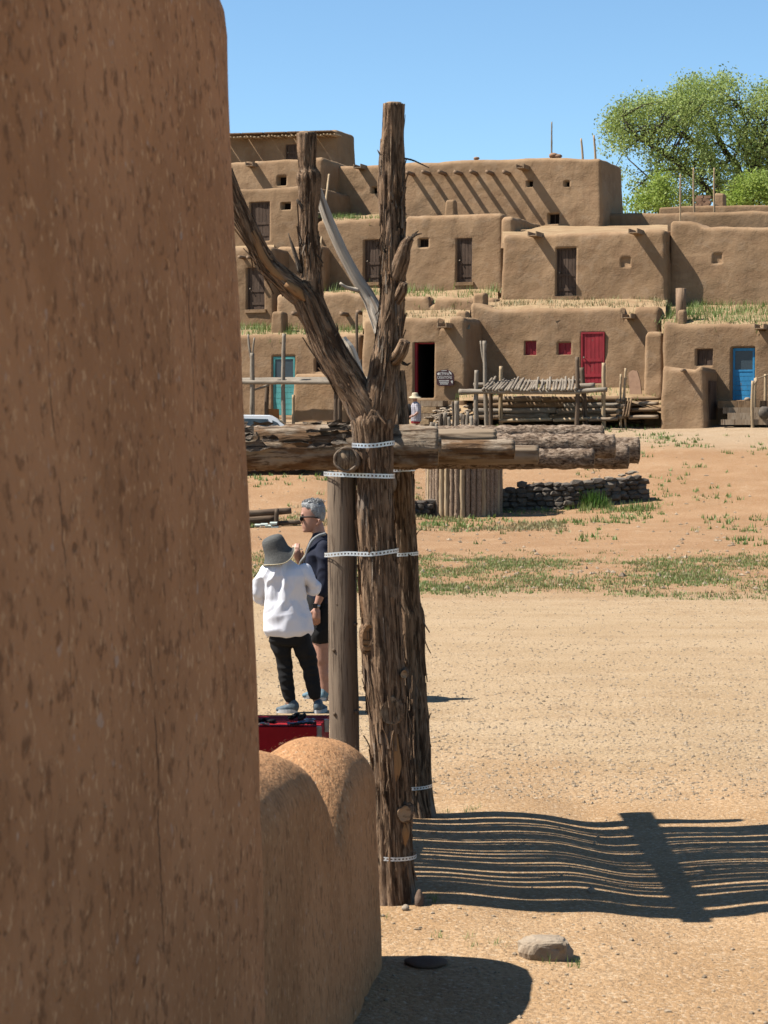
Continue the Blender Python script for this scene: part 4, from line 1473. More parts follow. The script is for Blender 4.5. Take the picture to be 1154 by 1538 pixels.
# cross beam
_n = NT('rough_split_log', 0.93, 0.12)
_g = _n.coord('grain', (1, 1, 0.12))
_a = _n.noise(_g, 40, 5, 0.7, 0.5)
_b = _n.noise(_n.coord('grain', (1, 1, 0.5)), 9, 4, 0.65)
_c = _n.mix(_n.ramp(_b, 0.40, 0.58), (0.20, 0.115, 0.06), (0.40, 0.315, 0.23))
_c = _n.mix(_n.ramp(_a, 0.52, 0.64, 0, 0.85), _c, (0.085, 0.05, 0.03))
_c = _n.mix(_n.ramp(_a, 0.42, 0.30, 0, 0.6), _c, (0.50, 0.40, 0.30))
_n.color(_c); _n.bump(_a, 0.9, 0.015); _n.bump(_b, 0.5, 0.02)
M['roughlog'] = _n.m
cb = MB()
A_ = np.array([at(520, 690, DF - .17)[0], DF - .17, at(520, 690, DF - .17)[2]]); B_ = np.array([0.02, 13.62, 2.02])
Q, q = resample([A_, (A_ + B_) / 2, B_], [0.060, 0.07, 0.088], 0.05)
cb.tube(Q, q, 36, lambda th, s, r: 0.005 * vn(np.stack([np.cos(th) * 2.5, np.sin(th) * 2.5, s * 3], -1), 14))
crossb = cb.build('cross_beam', M['post'], rack)
ce = MB(); n_ = 26
ce.tube([A_ + np.array([0, .01, 0]), A_ - np.array([0, .004, 0])], [0.052, 0.050], n_)
rm0 = MB(); th_ = np.linspace(0, 2 * math.pi, 40)
rm0.tube([A_ + np.array([0.0555 * math.cos(a), -0.003, 0.0555 * math.sin(a)]) for a in th_], [0.006 * (1 + 0.4 * math.sin(5 * a)) for a in th_], 6, caps=False)
sub(rm0.build('bark_rim', M['post'], None), crossb)
sub(ce.build('sawn_end', M['endgrain'], None), crossb)
# left support, out of the photograph's view behind the wall
lp = MB()
for yy in (11.0, 13.3):
    g0 = gpt(-2.0, yy, -0.1)
    lp.tube([g0, g0 + np.array([0, 0, 1.1]), np.array([-2.0, yy, 2.15])], [0.08, 0.078, 0.075], 18)
lp.tube([(-2.0, 10.7, 2.16), (-2.0, 12, 2.12), (-2.0, 13.5, 2.05)], [0.065, 0.07, 0.07], 18)
lp.build('far_support', M['post'], rack)

# deck logs, front to back: (depth, radius, z centre, right end px, material)
LOGS = [(11.06, 0.095, 2.270, 588, 'roughlog'), (11.185, 0.044, 2.295, 662, 'roughlog'), (11.295, 0.047, 2.265, 772, 'roughlog'), (11.40, 0.042, 2.315, 745, 'log')]
_d = 11.48
_vis = {11.60: (0.046, 2.225, 808, 'log'), 11.86: (0.056, 2.200, 891, 'pine'), 12.15: (0.064, 2.275, 922, 'pine'), 12.5: (0.066, 2.225, 943, 'pine'), 12.8: (0.058, 2.335, 906, 'pine'), 12.98: (0.075, 2.255, 959, 'pine')}
_k = 0
while _d < 13.06:
    hit = [v for v in _vis if abs(v - _d) < 0.045]
    if hit:
        r, z, xe, mt = _vis.pop(hit[0])
    else:
        r = (0.022, 0.028, 0.020, 0.030, 0.024)[_k % 5]; z = 2.235 + 0.03 * math.sin(_k * 2.1); xe = (700 + (_k * 29) % 75) if _d < 12.3 else (760 + (_k * 53) % 150); mt = ('log', 'logbrown')[_k % 2] if _d < 12.3 else 'pine'
    LOGS.append((_d + r, r, z, xe, mt)); _d += 2 * r + (0.008, 0.012, 0.009, 0.016)[_k % 4]; _k += 1
rnd = random.Random(5)
first_log = None
for i, (d, r, z, xe, mt) in enumerate(LOGS):
    xr = (xe - CX) / F * d
    x0 = -2.35 + rnd.uniform(-0.15, 0.15)
    if i == 0: xr = (735 - CX) / F * d * 0 + 0.27
    n = 13
    P = [np.array([x0 + (xr - x0) * t, d + (0.014 if i < 4 else 0.010) * math.sin((3 + (i * 1.7) % 4) * t + i * 1.9) + 0.004 * math.sin(13 * t + 2.3 * i), z + 0.010 * math.sin(2.3 * t + 2 * i)]) for t in np.linspace(0, 1, n)]
    rr = [r * (1.0 + 0.06 * math.sin(2 * t + i)) for t in np.linspace(0, 1, n)]
    Q, q = resample(P, rr, 0.02 if i < 8 or mt == 'pine' else 0.05)
    if mt == 'pine':
        dsp = lambda th, s, r, i=i: 0.007 * (1 - 2 * np.abs(vn(np.stack([np.cos(th) * 4, np.sin(th) * 4, s * 22 + i], -1), i))) + 0.004 * vn(np.stack([np.cos(th) * 8, np.sin(th) * 8, s * 45], -1), i + 3)
    elif i in (1, 2, 3):
        dsp = lambda th, s, r, i=i: 0.007 * (1 - 2 * np.abs(vn(np.stack([np.cos(th) * 3.5, np.sin(th) * 3.5, s * 1.8 + i], -1), i + 60))) + 0.006 * np.round(1.2 * vn(np.stack([np.cos(th) * 1.6, np.sin(th) * 1.6, s * 2.2 + i], -1), i + 70)) + 0.002 * vn(np.stack([np.cos(th) * 9, np.sin(th) * 9, s * 12], -1), i)
    elif i == 0:
        dsp = lambda th, s, r: 0.007 * (1 - 2 * np.abs(vn(np.stack([np.cos(th) * 7, np.sin(th) * 7, s * 2.5], -1), 44))) + 0.010 * vn(np.stack([np.cos(th) * 2, np.sin(th) * 2, s * 4], -1), 4) + 0.010 * np.round(vn(np.stack([np.cos(th) * 3, np.sin(th) * 3, s * 3.5], -1), 6)) + 0.003 * vn(np.stack([np.cos(th) * 9, np.sin(th) * 9, s * 9], -1), 8)
    else:
        dsp = lambda th, s, r, i=i: 0.004 * (1 - 2 * np.abs(vn(np.stack([np.cos(th) * 6, np.sin(th) * 6, s * 1.5 + i], -1), i + 50))) + 0.005 * vn(np.stack([np.cos(th) * 2.5, np.sin(th) * 2.5, s * 3 + i], -1), i) - 0.005 * np.exp(-((th - 2.2 - 0.2 * np.sin(s * 1.5 + i)) / 0.06) ** 2)
    m = MB(); m.tube(Q, q, 40 if i < 8 else 24, dsp)
    lo = m.build('log', M[mt], rack)
    e = MB(); e.tube([Q[-1], Q[-1] + np.array([0.004, 0, 0])], [q[-1] * 0.93, q[-1] * 0.9], 22)
    sub(e.build('log_end', M['cutwood'], None), lo)
    if i == 0: first_log = (Q, q, lo)
# torn bark on the front log
Q0, q0, lo0 = first_log
gq = np.random.default_rng(9); fb = MB()
for _ in range(90):
    k = gq.integers(8, len(Q0) - 12); a = gq.uniform(-0.2, 3.4)
    Nn = np.array([0, -math.cos(a), math.sin(a)]); B = np.array([0, math.sin(a), math.cos(a)]); T = np.array([1.0, 0, 0])
    c = Q0[k] + Nn * (q0[k] + 0.006); L = gq.uniform(0.04, 0.14); w = gq.uniform(0.008, 0.028)
    V = []
    for i in range(4):
        for j in (-1, 0, 1):
            V.append(c + T * L * (i / 3 - .5) * (1 + .2 * gq.normal()) + B * w * j * (1 + .3 * gq.normal()) + Nn * (gq.uniform(0, 0.012) + (0.012 if j else 0)))
    fb.add(V, grid_faces(4, 3), np.array(V)[:, [1, 2, 0]])
oo = fb.build('bark_flake', M['juniper_grey'], None, False); oo['kind'] = 'stuff'; sub(oo, lo0)

# perforated straps
def hull(pts):
    pts = sorted(map(tuple, pts)); 
    def half(ps):
        h = []
        for p in ps:
            while len(h) > 1 and (h[-1][0] - h[-2][0]) * (p[1] - h[-2][1]) - (h[-1][1] - h[-2][1]) * (p[0] - h[-2][0]) <= 0: h.pop()
            h.append(p)
        return h
    a, b = half(pts), half(pts[::-1])
    return np.array(a[:-1] + b[:-1])


def strap(circles, py, d, tilt=0.0, wid=0.021, owner=trunk, dz=0.0):
    """circles: (x px, radius px, depth) of the posts the band goes round"""
    pts = []
    for cx, cr, cd in circles:
        X = (cx - CX) / F * cd; r = cr / F * cd + 0.017
        for k in range(48): pts.append((X + r * math.cos(k * math.pi / 24), cd + r * math.sin(k * math.pi / 24)))
    H = hull(pts); H = np.vstack([H, H[:1]])
    s = np.concatenate([[0], np.cumsum(np.linalg.norm(np.diff(H, axis=0), axis=1))])
    cell = 0.019; n = max(8, int(s[-1] / cell))
    ss = np.linspace(0, s[-1], n * 4 + 1)
    X = np.interp(ss, s, H[:, 0]); Y = np.interp(ss, s, H[:, 1])
    zc = at(CX, py, d)[2]
    z = zc + tilt * (X - X.mean()) + dz * np.sin(X * 25)
    m = MB(); V = []
    hs = [-wid / 2, -wid * 0.19, wid * 0.19, wid / 2]
    for i in range(len(ss)):
        for h in hs: V.append((X[i], Y[i], z[i] + h))
    Fc = []
    for i in range(len(ss) - 1):
        for j in range(3):
            if j == 1 and i % 4 in (1, 2): continue
            Fc.append((i * 4 + j, (i + 1) * 4 + j, (i + 1) * 4 + j + 1, i * 4 + j + 1))
    m.add(V, Fc)
    o = m.build('strap', M['strap'], None, False)
    return sub(o, owner)


strap([(561, 27, DF)], 668, DF - .09, 0.05, 0.022, dz=0.004)
strap([(514, 22.5, DF + .08), (562, 26, DF)], 714, DF - .09, -0.03, 0.022)
strap([(515, 22.5, DF + .08), (567, 27, DF)], 832, DF - .09, 0.06, 0.021, dz=0.003)
strap([(594, 27, DF)], 1290, DF - .09, 0.0, 0.019)
strap([(605.5, 19.5, DR)], 833, DR - .09, 0.05, 0.021, rear)
strap([(624, 22, DR)], 1184, DR - .09, 0.07, 0.02, rear)
strap([(602, 18, DR)], 706, DR - .09, 0.05, 0.021, rear)

# ------------------------------------------------------------------ rocks near the wall
def rock(name, label, c, size, seed, mat, flat=0.6, sub_=3, parent=None, boxy=0.0):
    bm = bmesh.new(); bmesh.ops.create_icosphere(bm, subdivisions=sub_, radius=1.0)
    V = np.array([v.co[:] for v in bm.verts]); Fc = [[v.index for v in f.verts] for f in bm.faces]; bm.free()
    if boxy: V = np.sign(V) * np.abs(V) ** (1 - boxy)
    V = V * (1 + 0.30 * fbm(V * 1.1 + seed, 3, seed)[:, None])
    if boxy: V = np.round(V * 5 + 0.3 * vn(V * 3, seed)[:, None]) / 5 * 0.35 + V * 0.65
    V = V * np.array(size) + np.asarray(c)
    m = MB(); m.add(V, Fc)
    o = m.build(name, M[mat], parent, boxy == 0)
    if label: tag(o, label, 'rock')
    return o


c = gat(820, 1440)
rock('rock', 'pale blocky rock at the edge of the wall shadow', gpt(c[0], c[1], 0.03), (0.105, 0.075, 0.062), 3, 'rock', boxy=0.4, sub_=4)
c = gat(640, 1450)
rock('rock', 'flat dark oval stone lying by the foot of the wall', gpt(c[0], c[1], 0.012), (0.088, 0.075, 0.026), 6, 'darkrock')
c = gat(630, 1362)
rock('rock', 'upright dark wedge stone at the base of the forked trunk', gpt(c[0], c[1], 0.02), (0.022, 0.04, 0.055), 8, 'darkrock')
c = gat(609, 1370)
rock('rock', 'small pale stone in front of the trunk foot', gpt(c[0], c[1], 0.01), (0.02, 0.02, 0.016), 9, 'rock')
c = gat(888, 1343)
rock('rock', 'small pale stone in the striped shadow', gpt(c[0], c[1], 0.01), (0.024, 0.02, 0.016), 10, 'rock')

# gravel over the lane and the near ground
g = np.random.default_rng(11)
bm = bmesh.new(); bmesh.ops.create_icosphere(bm, subdivisions=1, radius=1.0)
IV = np.array([v.co[:] for v in bm.verts]); IF = [[v.index for v in f.verts] for f in bm.faces]; bm.free()
OV = np.array([(1, 0, 0), (-1, 0, 0), (0, 1, 0), (0, -1, 0), (0, 0, 1), (0, 0, -1)], float)
OF = [(0, 2, 4), (2, 1, 4), (1, 3, 4), (3, 0, 4), (2, 0, 5), (1, 2, 5), (3, 1, 5), (0, 3, 5)]


def pebble_field(label, N, y0, y1, rmin, rmax, seed, pw=3.0, bv=(OV, OF), mat='gravel'):
    g = np.random.default_rng(seed)
    u = g.random(N)
    y = 1 / (1 / y0 + u * (1 / y1 - 1 / y0))
    x = (g.random(N) * 2 - 1) * (0.19 * y + 0.2) + 0.01 * y
    r = rmin + (rmax - rmin) * g.random(N) ** pw
    z = ground_z(x, y)
    B, BF = bv
    rot = g.uniform(0, 6.28, N)
    sc = g.uniform(0.6, 1.4, (N, 1, 3)) * r[:, None, None] * np.array([1, 1, 0.7])
    V = B[None] * sc * g.uniform(0.75, 1.2, (N, len(B), 1))
    ca, sa = np.cos(rot)[:, None], np.sin(rot)[:, None]
    V = np.stack([V[..., 0] * ca - V[..., 1] * sa + x[:, None], V[..., 0] * sa + V[..., 1] * ca + y[:, None], V[..., 2] + z[:, None] + r[:, None] * 0.15], -1)
    F0 = np.array(BF)
    FF = (F0[None] + (np.arange(N) * len(B))[:, None, None]).reshape(-1, 3)
    m = MB(); m.add(V.reshape(-1, 3), FF.tolist())
    o = m.build('gravel', M[mat], None, False)
    return tag(o, label, 'gravel', None, 'stuff')


pebble_field('loose gravel scattered over the near sand', 2600, 7.8, 15.5, 0.0025, 0.014, 12, 4.0, (IV, IF))
pebble_field('crushed gravel of the plaza lane', 22000, 14.0, 33.0, 0.005, 0.017, 13, 3.0)
pebble_field('stones on the reddish earth beyond the lane', 2500, 32.0, 68.0, 0.012, 0.06, 14, 4.0)

# grass on the plaza
def grass_field(label, N, fn, x0, x1, y0, y1, bl, h0, h1, wid, seed, mat='grass', spread=0.05):
    g = np.random.default_rng(seed)
    P = []
    x = g.uniform(x0, x1, N * 12); y = g.uniform(y0, y1, N * 12)
    k = fn(x, y) > g.random(len(x))
    x, y = x[k][:N], y[k][:N]
    P = np.stack([x, y, ground_z(x, y)], 1)
    m = MB(); blades(m, P, bl, h0, h1, spread, wid, seed, 0.9)
    o = m.build('grass', M[mat], None, False)
    return tag(o, label, 'grass', None, 'stuff')


def band(x, y):
    p = np.stack([x * 0.55, y * 0.35, 0 * x], -1)
    k = sstep(30.5, 33.5, y + 0.6 * vn(p * 2, 3)) * (1 - sstep(36.5, 41.5, y))
    return np.clip(k * (0.60 + 1.4 * fbm(p * 1.5, 4, 4)), 0, 1)


def bank(x, y):
    p = np.stack([x * 0.5, y * 0.3, 0 * x], -1)
    return np.clip(0.05 + 0.9 * fbm(p * 1.4, 3, 8), 0, 0.8)


grass_field('short green grass strip along the far edge of the lane', 7500, band, -6, 8.5, 30, 43, 7, 0.015, 0.055, 0.009, 21)
grass_field('dry thin grass mixed into the strip by the lane', 2600, band, -6, 8.5, 30, 43, 6, 0.02, 0.07, 0.010, 22, 'drygrass')
grass_field('scattered green weeds on the reddish slope', 1500, bank, -7, 11, 42, 72, 7, 0.03, 0.13, 0.018, 23)
grass_field('dry scrub on the earth bank below the houses', 2200, lambda x, y: bank(x + 7, y + 3) * (y > 47), -9, 4, 47, 58, 6, 0.03, 0.10, 0.014, 24, 'drygrass')
def sprigs(label, pts, seed):
    P = [gat(*p) for p in pts]
    m = MB(); blades(m, P, 16, 0.02, 0.055, 0.022, 0.0022, seed, 1.0)
    tag(m.build('grass', M['grass'], None, False), label, 'grass', None, 'stuff')
sprigs('tiny green sprigs around the trunk foot and rocks', [(578, 1382), (655, 1357), (650, 1352), (842, 1440), (820, 1446), (866, 1452), (712, 1424), (745, 1418), (660, 1410), (700, 1220), (668, 1222), (715, 1215), (810, 1425), (700, 1412)], 31)

# ------------------------------------------------------------------ poles, posts and small timber works
def pole_mb(m, pts, rads, n=9, seed=1, rough=0.06):
    Q, q = resample(pts, rads, 0.12)
    m.tube(Q, q, n, lambda th, s, r: rough * r * 2 * vn(np.stack([np.cos(th) * 2, np.sin(th) * 2, s * 5 + seed], -1), seed))


def stick(name, p0, p1, r0, r1, mat, parent=None, seed=1, bend=0.02, n=9):
    p0, p1 = np.asarray(p0, float), np.asarray(p1, float)
    rnd = np.random.default_rng(abs(int(seed)))
    mid = (p0 + p1) / 2 + rnd.normal(0, bend, 3) * np.array([1, 1, 0.3])
    m = MB(); pole_mb(m, [p0, mid, p1], [r0, (r0 + r1) / 2, r1], n, seed)
    return m.build(name, M[mat], parent)


def upright(name, px, y0, y1, w, r, mat, parent, seed, lean=0.0):
    """a post seen from y0 (top) to y1 (foot), standing w metres from the house line"""
    a = bat(px, y0, w); b = bat(px + lean, y1, w)
    g = float(ground_z(b[0], b[1]))
    b[2] = min(b[2], g) - 0.15
    return stick(name, b, a, r * 1.08, r * 0.92, mat, parent, seed, 0.025)


# tall poles on the roofs
for px, y0, y1, w, r, lb in ((829, 183, 245, 13.6, 0.035, 'tall thin pole rising from the rubble on the long top roof'),
                             (874, 208, 246, 13.6, 0.045, 'shorter of two ladder poles near the right end of the top roof'),
                             (893, 203, 246, 13.6, 0.045, 'longer of two ladder poles near the right end of the top roof'),
                             (1022, 262, 340, 8.0, 0.03, 'thin pole standing alone in front of the low parapet'),
                             (1043, 252, 316, 16.8, 0.04, 'pole left of the brick chimney below the tree'),
                             (1073, 252, 316, 16.8, 0.04, 'pole between the brick chimney and the adobe chimney')):
    a, b = bat(px - 1 if px in (874, 893, 1043) else px, y0, w), bat(px + 2 if px in (874, 893) else px, y1, w)
    b[2] -= 0.2
    o = stick('roof_pole', b, a, r * 1.15, r * 0.8, 'pole' if px != 829 else 'greypole', None, int(px), 0.015)
    tag(o, lb, 'pole', 'poles on the roofs')

# rubble on the top roof
for i, (px, py, s, lb) in enumerate(((832, 234, .22, 'rubble stone at the foot of the tall roof pole'), (838, 235, .18, 'small rubble stone right of the tall roof pole'),
                                     (716, 238, .13, 'flat stone on the middle of the top roof edge'))):
    rock('rubble', lb, bat(px, py, 12.9), (s, s * .8, s * .5), 80 + i, 'slab', sub_=2)

# ladder leaning on the second-floor roof
ld = thing('ladder', 'pale pole ladder leaning on the roof behind the left limb', 'ladder', bat(477, 415, 6.6))
for dx in (0, -17):
    stick('rail', bat(477 + dx, 418, 6.5), bat(494.5 + dx * .9, 262, 9.3), 0.05, 0.04, 'pole', ld, 5 + dx, 0.02)
for k in range(7):
    t = 0.08 + k * 0.11
    p = bat(477 + 17.5 * t, 418 - 156 * t, 6.5 + 2.8 * t)
    q_ = bat(477 - 17 + 19.2 * t, 418 - 156 * t, 6.5 + 2.8 * t)
    stick('rung', p - BN * .02, q_ - BN * .02, 0.025, 0.025, 'greypole', ld, k, 0.005)


def rack_small(label, loc):
    return thing('drying_rack', label, 'rack', loc, 'small pole racks before the houses')


# rack before the red door
rk = rack_small('pole rack with slanting slats before the red door', bat(800, 640, -2.4))
for i, (px, y0, y1, w, r, mt, ln) in enumerate(((716, 556, 648, -2.9, 0.075, 'greypole', 1), (728, 512, 648, -2.2, 0.07, 'greypole', 4), (737, 585, 648, -2.0, 0.07, 'darkpole', 0),
                                              (867, 536, 640, -2.9, 0.07, 'darkpole', -1), (874, 552, 640, -2.0, 0.085, 'darkpole', 6))):
    upright('post', px, y0, y1, w, r, mt, rk, 100 + i, ln)
stick('post', bat(728, 548, -2.2), bat(722, 512, -2.2), 0.045, 0.03, 'greypole', rk, 8, 0.01)
stick('beam', bat(690, 588, -2.95), bat(872, 589, -2.95), 0.085, 0.075, 'greypole', rk, 3, 0.02)
stick('beam', bat(712, 578, -1.85), bat(876, 572, -1.85), 0.07, 0.07, 'greypole', rk, 4, 0.02)
stick('beam', bat(862, 588, -2.85), bat(912, 585, -2.85), 0.08, 0.075, 'greypole', rk, 5, 0.01)
stick('beam', bat(868, 580, -2.1), bat(893, 579, -2.1), 0.09, 0.085, 'greypole', rk, 6, 0.01)
rnd = random.Random(3)
for k in range(30):
    px = 728 + k * 4.75 + rnd.uniform(-1, 1)
    sk = 12 * (1 - k / 24) if k < 17 else rnd.uniform(-2, 2)
    stick('slat', bat(px - 2, 586 + rnd.uniform(-2, 1), -3.1), bat(px + sk, 570 + rnd.uniform(-4, 3), -1.6), 0.042 + 0.012 * rnd.random(), 0.04, 'greypole', rk, 200 + k, 0.015)

# pale fence posts before the red door
for i, (px, y0, y1, w, lb) in enumerate(((753, 550, 632, -1.75, 'pale peeled post left of the slatted rack'), (907, 545, 630, -1.9, 'pale peeled post right of the red door'),
                                         (940, 553, 622, -1.5, 'thin pale post by the leaning flagstone'), (933, 562, 622, -1.6, 'slim pole beside the stacked log ends'))):
    o = upright('post', px, y0, y1, w, 0.07 if i < 2 else 0.04, 'pole', None, 120 + i)
    tag(o, lb, 'post')
stick_ = stick('post', bat(935, 615, -1.7), bat(941, 566, -1.4), 0.035, 0.03, 'pole', None, 9)
tag(stick_, 'short stick leaning between the thin posts', 'post')

# retaining wall of logs, earth bank behind it
rw = thing('log_retaining_wall', 'low wall of stacked horizontal logs below the red door', 'wall', bat(830, 632, -1.4))
for r_ in range(4):
    y = 601 + r_ * 8.6
    cuts = [712, 815 + 11 * ((r_ * 3) % 4), 934]
    for s in range(2):
        a, b = bat(cuts[s], y - (0.5 if s else 1.0), -1.42 + 0.02 * (r_ % 2)), bat(cuts[s + 1] - 1, y - 2, -1.42)
        stick('log', a, b, 0.10, 0.098, ('log', 'logbrown', 'greypole')[(r_ + s) % 3], rw, 140 + r_ * 2 + s, 0.01, 12)
for i, (a, b) in enumerate((((750, 631), (830, 629)), ((832, 630), (900, 627)), ((884, 629), (928, 628)))):
    o = stick('log', bat(a[0], a[1] + 1, -2.0 - .2 * i), bat(b[0], b[1] + 1, -2.0 - .2 * i), 0.06, 0.055, 'pole' if i < 2 else 'log', None, 150 + i)
    tag(o, ('long pale log lying left along the foot of the log wall', 'pale log lying below the slatted rack', 'short log lying by the right end of the log wall')[i], 'log')
V = []
n_, k_ = 40, 8
for i in range(n_):
    px = 690 + (1000 - 690) * i / (n_ - 1)
    for j in range(k_):
        t = j / (k_ - 1)
        dr = 0 if px < 940 else (px - 940) / 60 * 22
        Ua, za = uz(px, 601 + dr, -1.36 + .0); Ub, zb = uz(px, 580 + dr * .4, 1.6)
        V.append(bw(Ua + (Ub - Ua) * t, -1.36 + 2.96 * t, za + (zb - za) * t ** 0.8))
V = np.array(V); V[:, 2] += fbm(V * 1.2, 3, 4) * 0.05
eb = MB(); eb.add(V, grid_faces(n_, k_))
o = eb.build('earth_bank', M['roofsoil']); tag(o, 'earth bank between log wall and red-door house', None, None, 'structure')
gb = MB(); gsel = np.random.default_rng(3).choice(len(V), 90)
blades(gb, V[gsel], 8, 0.05, 0.2, 0.15, 0.012, 5, 0.7)
tag(gb.build('grass', M['grass'], None, False), 'weeds on the earth bank under the red door', 'grass', None, 'stuff')

# log steps and leaning flagstone left of the entry room
ls = thing('log_steps', 'rough log steps left of the small entry room', 'steps', bat(970, 632, -1.2))
for k, y in enumerate((599, 607, 616, 627)):
    stick('log', bat(948 - k, y, -1.0 - .25 * k), bat(993 - (k % 2) * 4, y - 1, -1.0 - .25 * k), 0.065, 0.06, 'log' if k % 2 else 'logbrown', ls, 160 + k, 0.02)
fs = MB()
pts = [(946, 592), (944, 560), (950, 556), (957, 557), (961, 570), (964, 592)]
f0 = [bat(x, y, -0.9 - (592 - y) * -0.006) for x, y in pts]; f1 = [p + BN * 0.08 for p in f0]
n_ = len(pts)
fs.add(f0 + f1, [tuple(range(n_)), tuple(range(2 * n_ - 1, n_ - 1, -1))] + [(i, i + n_, (i + 1) % n_ + n_, (i + 1) % n_) for i in range(n_)])
tag(fs.build('flagstone', M['slab'], None, False), 'reddish flagstone leaning upright by the log steps', 'stone')
pl_ = thing('log_pile', 'small pile of short logs at the end of the log wall', 'logs', bat(934, 630, -1.5))
for k in range(11):
    c = bat(928 + (k % 3) * 4.5, 626 - (k // 3) * 8, -1.75)
    stick('log', c, c + BN * 0.6, 0.075, 0.075, 'log' if k % 2 else 'darkpole', pl_, 170 + k, 0.01)
for k in range(3):
    stick('split_board', bat(936 + k * 4, 626, -1.9), bat(941 + k * 4, 598, -1.6), 0.03, 0.028, 'logbrown', pl_, 190 + k, 0.01)

# plank steps and rail at the blue door
ps = thing('plank_steps', 'four plank steps with pale handrail below the blue door', 'steps', bat(1110, 636, -1.2))
for k, (x0, x1, y0, y1, w0, w1) in enumerate(((1078, 1175, 602, 612, -0.9, -0.1), (1086, 1170, 612, 620, -1.25, -0.9), (1093, 1165, 620, 629, -1.6, -1.25), (1083, 1162, 630, 637, -1.95, -1.6))):
    m = MB(); a, b = uz(x0, y0, w0), uz(x1, y1, w0)
    bbox_part(m, a[0], b[0], w0, w1 + 0.05, b[1] - 0.02, a[1])
    m.build('step', M['log'] if k else M['logbrown'], ps, False)
for i, (px, y0, y1, w) in enumerate(((1131, 572, 634, -1.95), (1135, 568, 612, -1.0), (1150, 562, 608, -0.6))):
    upright('rail_post', px, y0, y1, w, 0.05, 'pole', ps, 210 + i, 0)
stick('handrail', bat(1132, 578, -1.95), bat(1136, 568, -1.0), 0.03, 0.03, 'pole', ps, 214)
stick('handrail', bat(1134, 570, -1.0), bat(1156, 562, -0.5), 0.022, 0.022, 'pole', ps, 215)
rock('rock', 'round grey boulder beside the blue-door steps', bat(1149, 620, -1.9), (0.22, 0.2, 0.22), 91, 'stone', sub_=2)
rock('rock', 'small pale stone on the top step by the blue door', bat(1123, 600, -0.4), (0.10, 0.09, 0.07), 92, 'rock', sub_=2)

# stone and plank steps under the open doorway
ss_ = thing('stone_steps', 'plank and stone steps up to the open dark doorway', 'steps', bat(645, 640, -1.8))
for k, (x0, x1, y0, y1, w0) in enumerate(((631, 665, 602, 609, -1.1), (629, 655, 611, 619, -1.6), (627, 650, 621, 628, -2.1), (624, 644, 630, 636, -2.6), (612, 638, 637, 645, -3.1))):
    m = MB(); a, b = uz(x0, y0, w0), uz(x1, y1, w0)
    bbox_part(m, a[0], b[0], w0, w0 + 0.54, b[1] - 0.03, a[1])
    m.build('step', M['log'] if k % 2 == 0 else M['roofsoil'], ss_, False)
V = []
for i in range(14):
    px = 600 + (712 - 600) * i / 13
    for j in range(8):
        t = j / 7
        Ua, za = uz(px, 647, -3.7); Ub, zb = uz(px, 600, -0.35)
        V.append(bw(Ua + (Ub - Ua) * t, -3.7 + 3.35 * t, za + (zb - za) * t - 0.14))
V = np.array(V); V[:, 2] += fbm(V * 1.7, 3, 14) * 0.08
em = MB(); em.add(V, grid_faces(14, 8)); tag(em.build('earth_bank', M['roofsoil']), 'earth slope under the open doorway', None, None, 'structure')
bm = []
for s in range(6):
    V0 = IV * np.array([1, 0.8, 0.55]); V0 = np.sign(V0) * np.abs(V0) ** 0.75
    V0 = V0 * (1 + 0.22 * vn(V0 * 1.7 + s * 3.3, s)[:, None])
    mm = MB(); mm.add(V0, IF); bm.append(mm.mesh('stone', M['stone'], False))
bmp = []
for s in range(4):
    V0 = IV * np.array([1, 0.8, 0.35]); V0 = V0 * (1 + 0.22 * vn(V0 * 1.7 + s * 3.3, s + 9)[:, None])
    mm = MB(); mm.add(V0, IF); bmp.append(mm.mesh('stone', M['rock'], False))
g = np.random.default_rng(17)
sp_ = thing('stone_pile', 'heap of flat tan stones right of the doorway steps', 'stones', bat(675, 640, -2.2))
for k in range(44):
    px = g.uniform(642, 708); t = g.random(); py = 641 - t * 36 if px > 655 else g.uniform(615, 642)
    c = bat(px, py, -3.3 + t * 2.4)
    s = g.uniform(0.08, 0.17)
    inst('stone', bmp[k % 4], sp_, Matrix.Translation(c) @ Matrix.Rotation(g.uniform(0, 6.28), 4, 'Z') @ Matrix.Diagonal((s * 1.5, s, s, 1)))

# short palisade of weathered posts
pf = thing('palisade', 'short uneven row of weathered upright posts before the doorway', 'fence', bat(688, 645, -3.9))
for i, (px, y0, r) in enumerate(((662, 621, .07), (669, 620, .08), (674, 626, .06), (680, 603, .045), (686, 602, .085), (692, 621, .06), (697, 623, .07), (703, 618, .06), (708, 625, .07), (714, 630, .08), (650, 634, .1), (656, 636, .07))):
    upright('post', px, y0, 646, -3.9, r, 'greypole' if i % 3 else 'juniper_grey', pf, 230 + i)

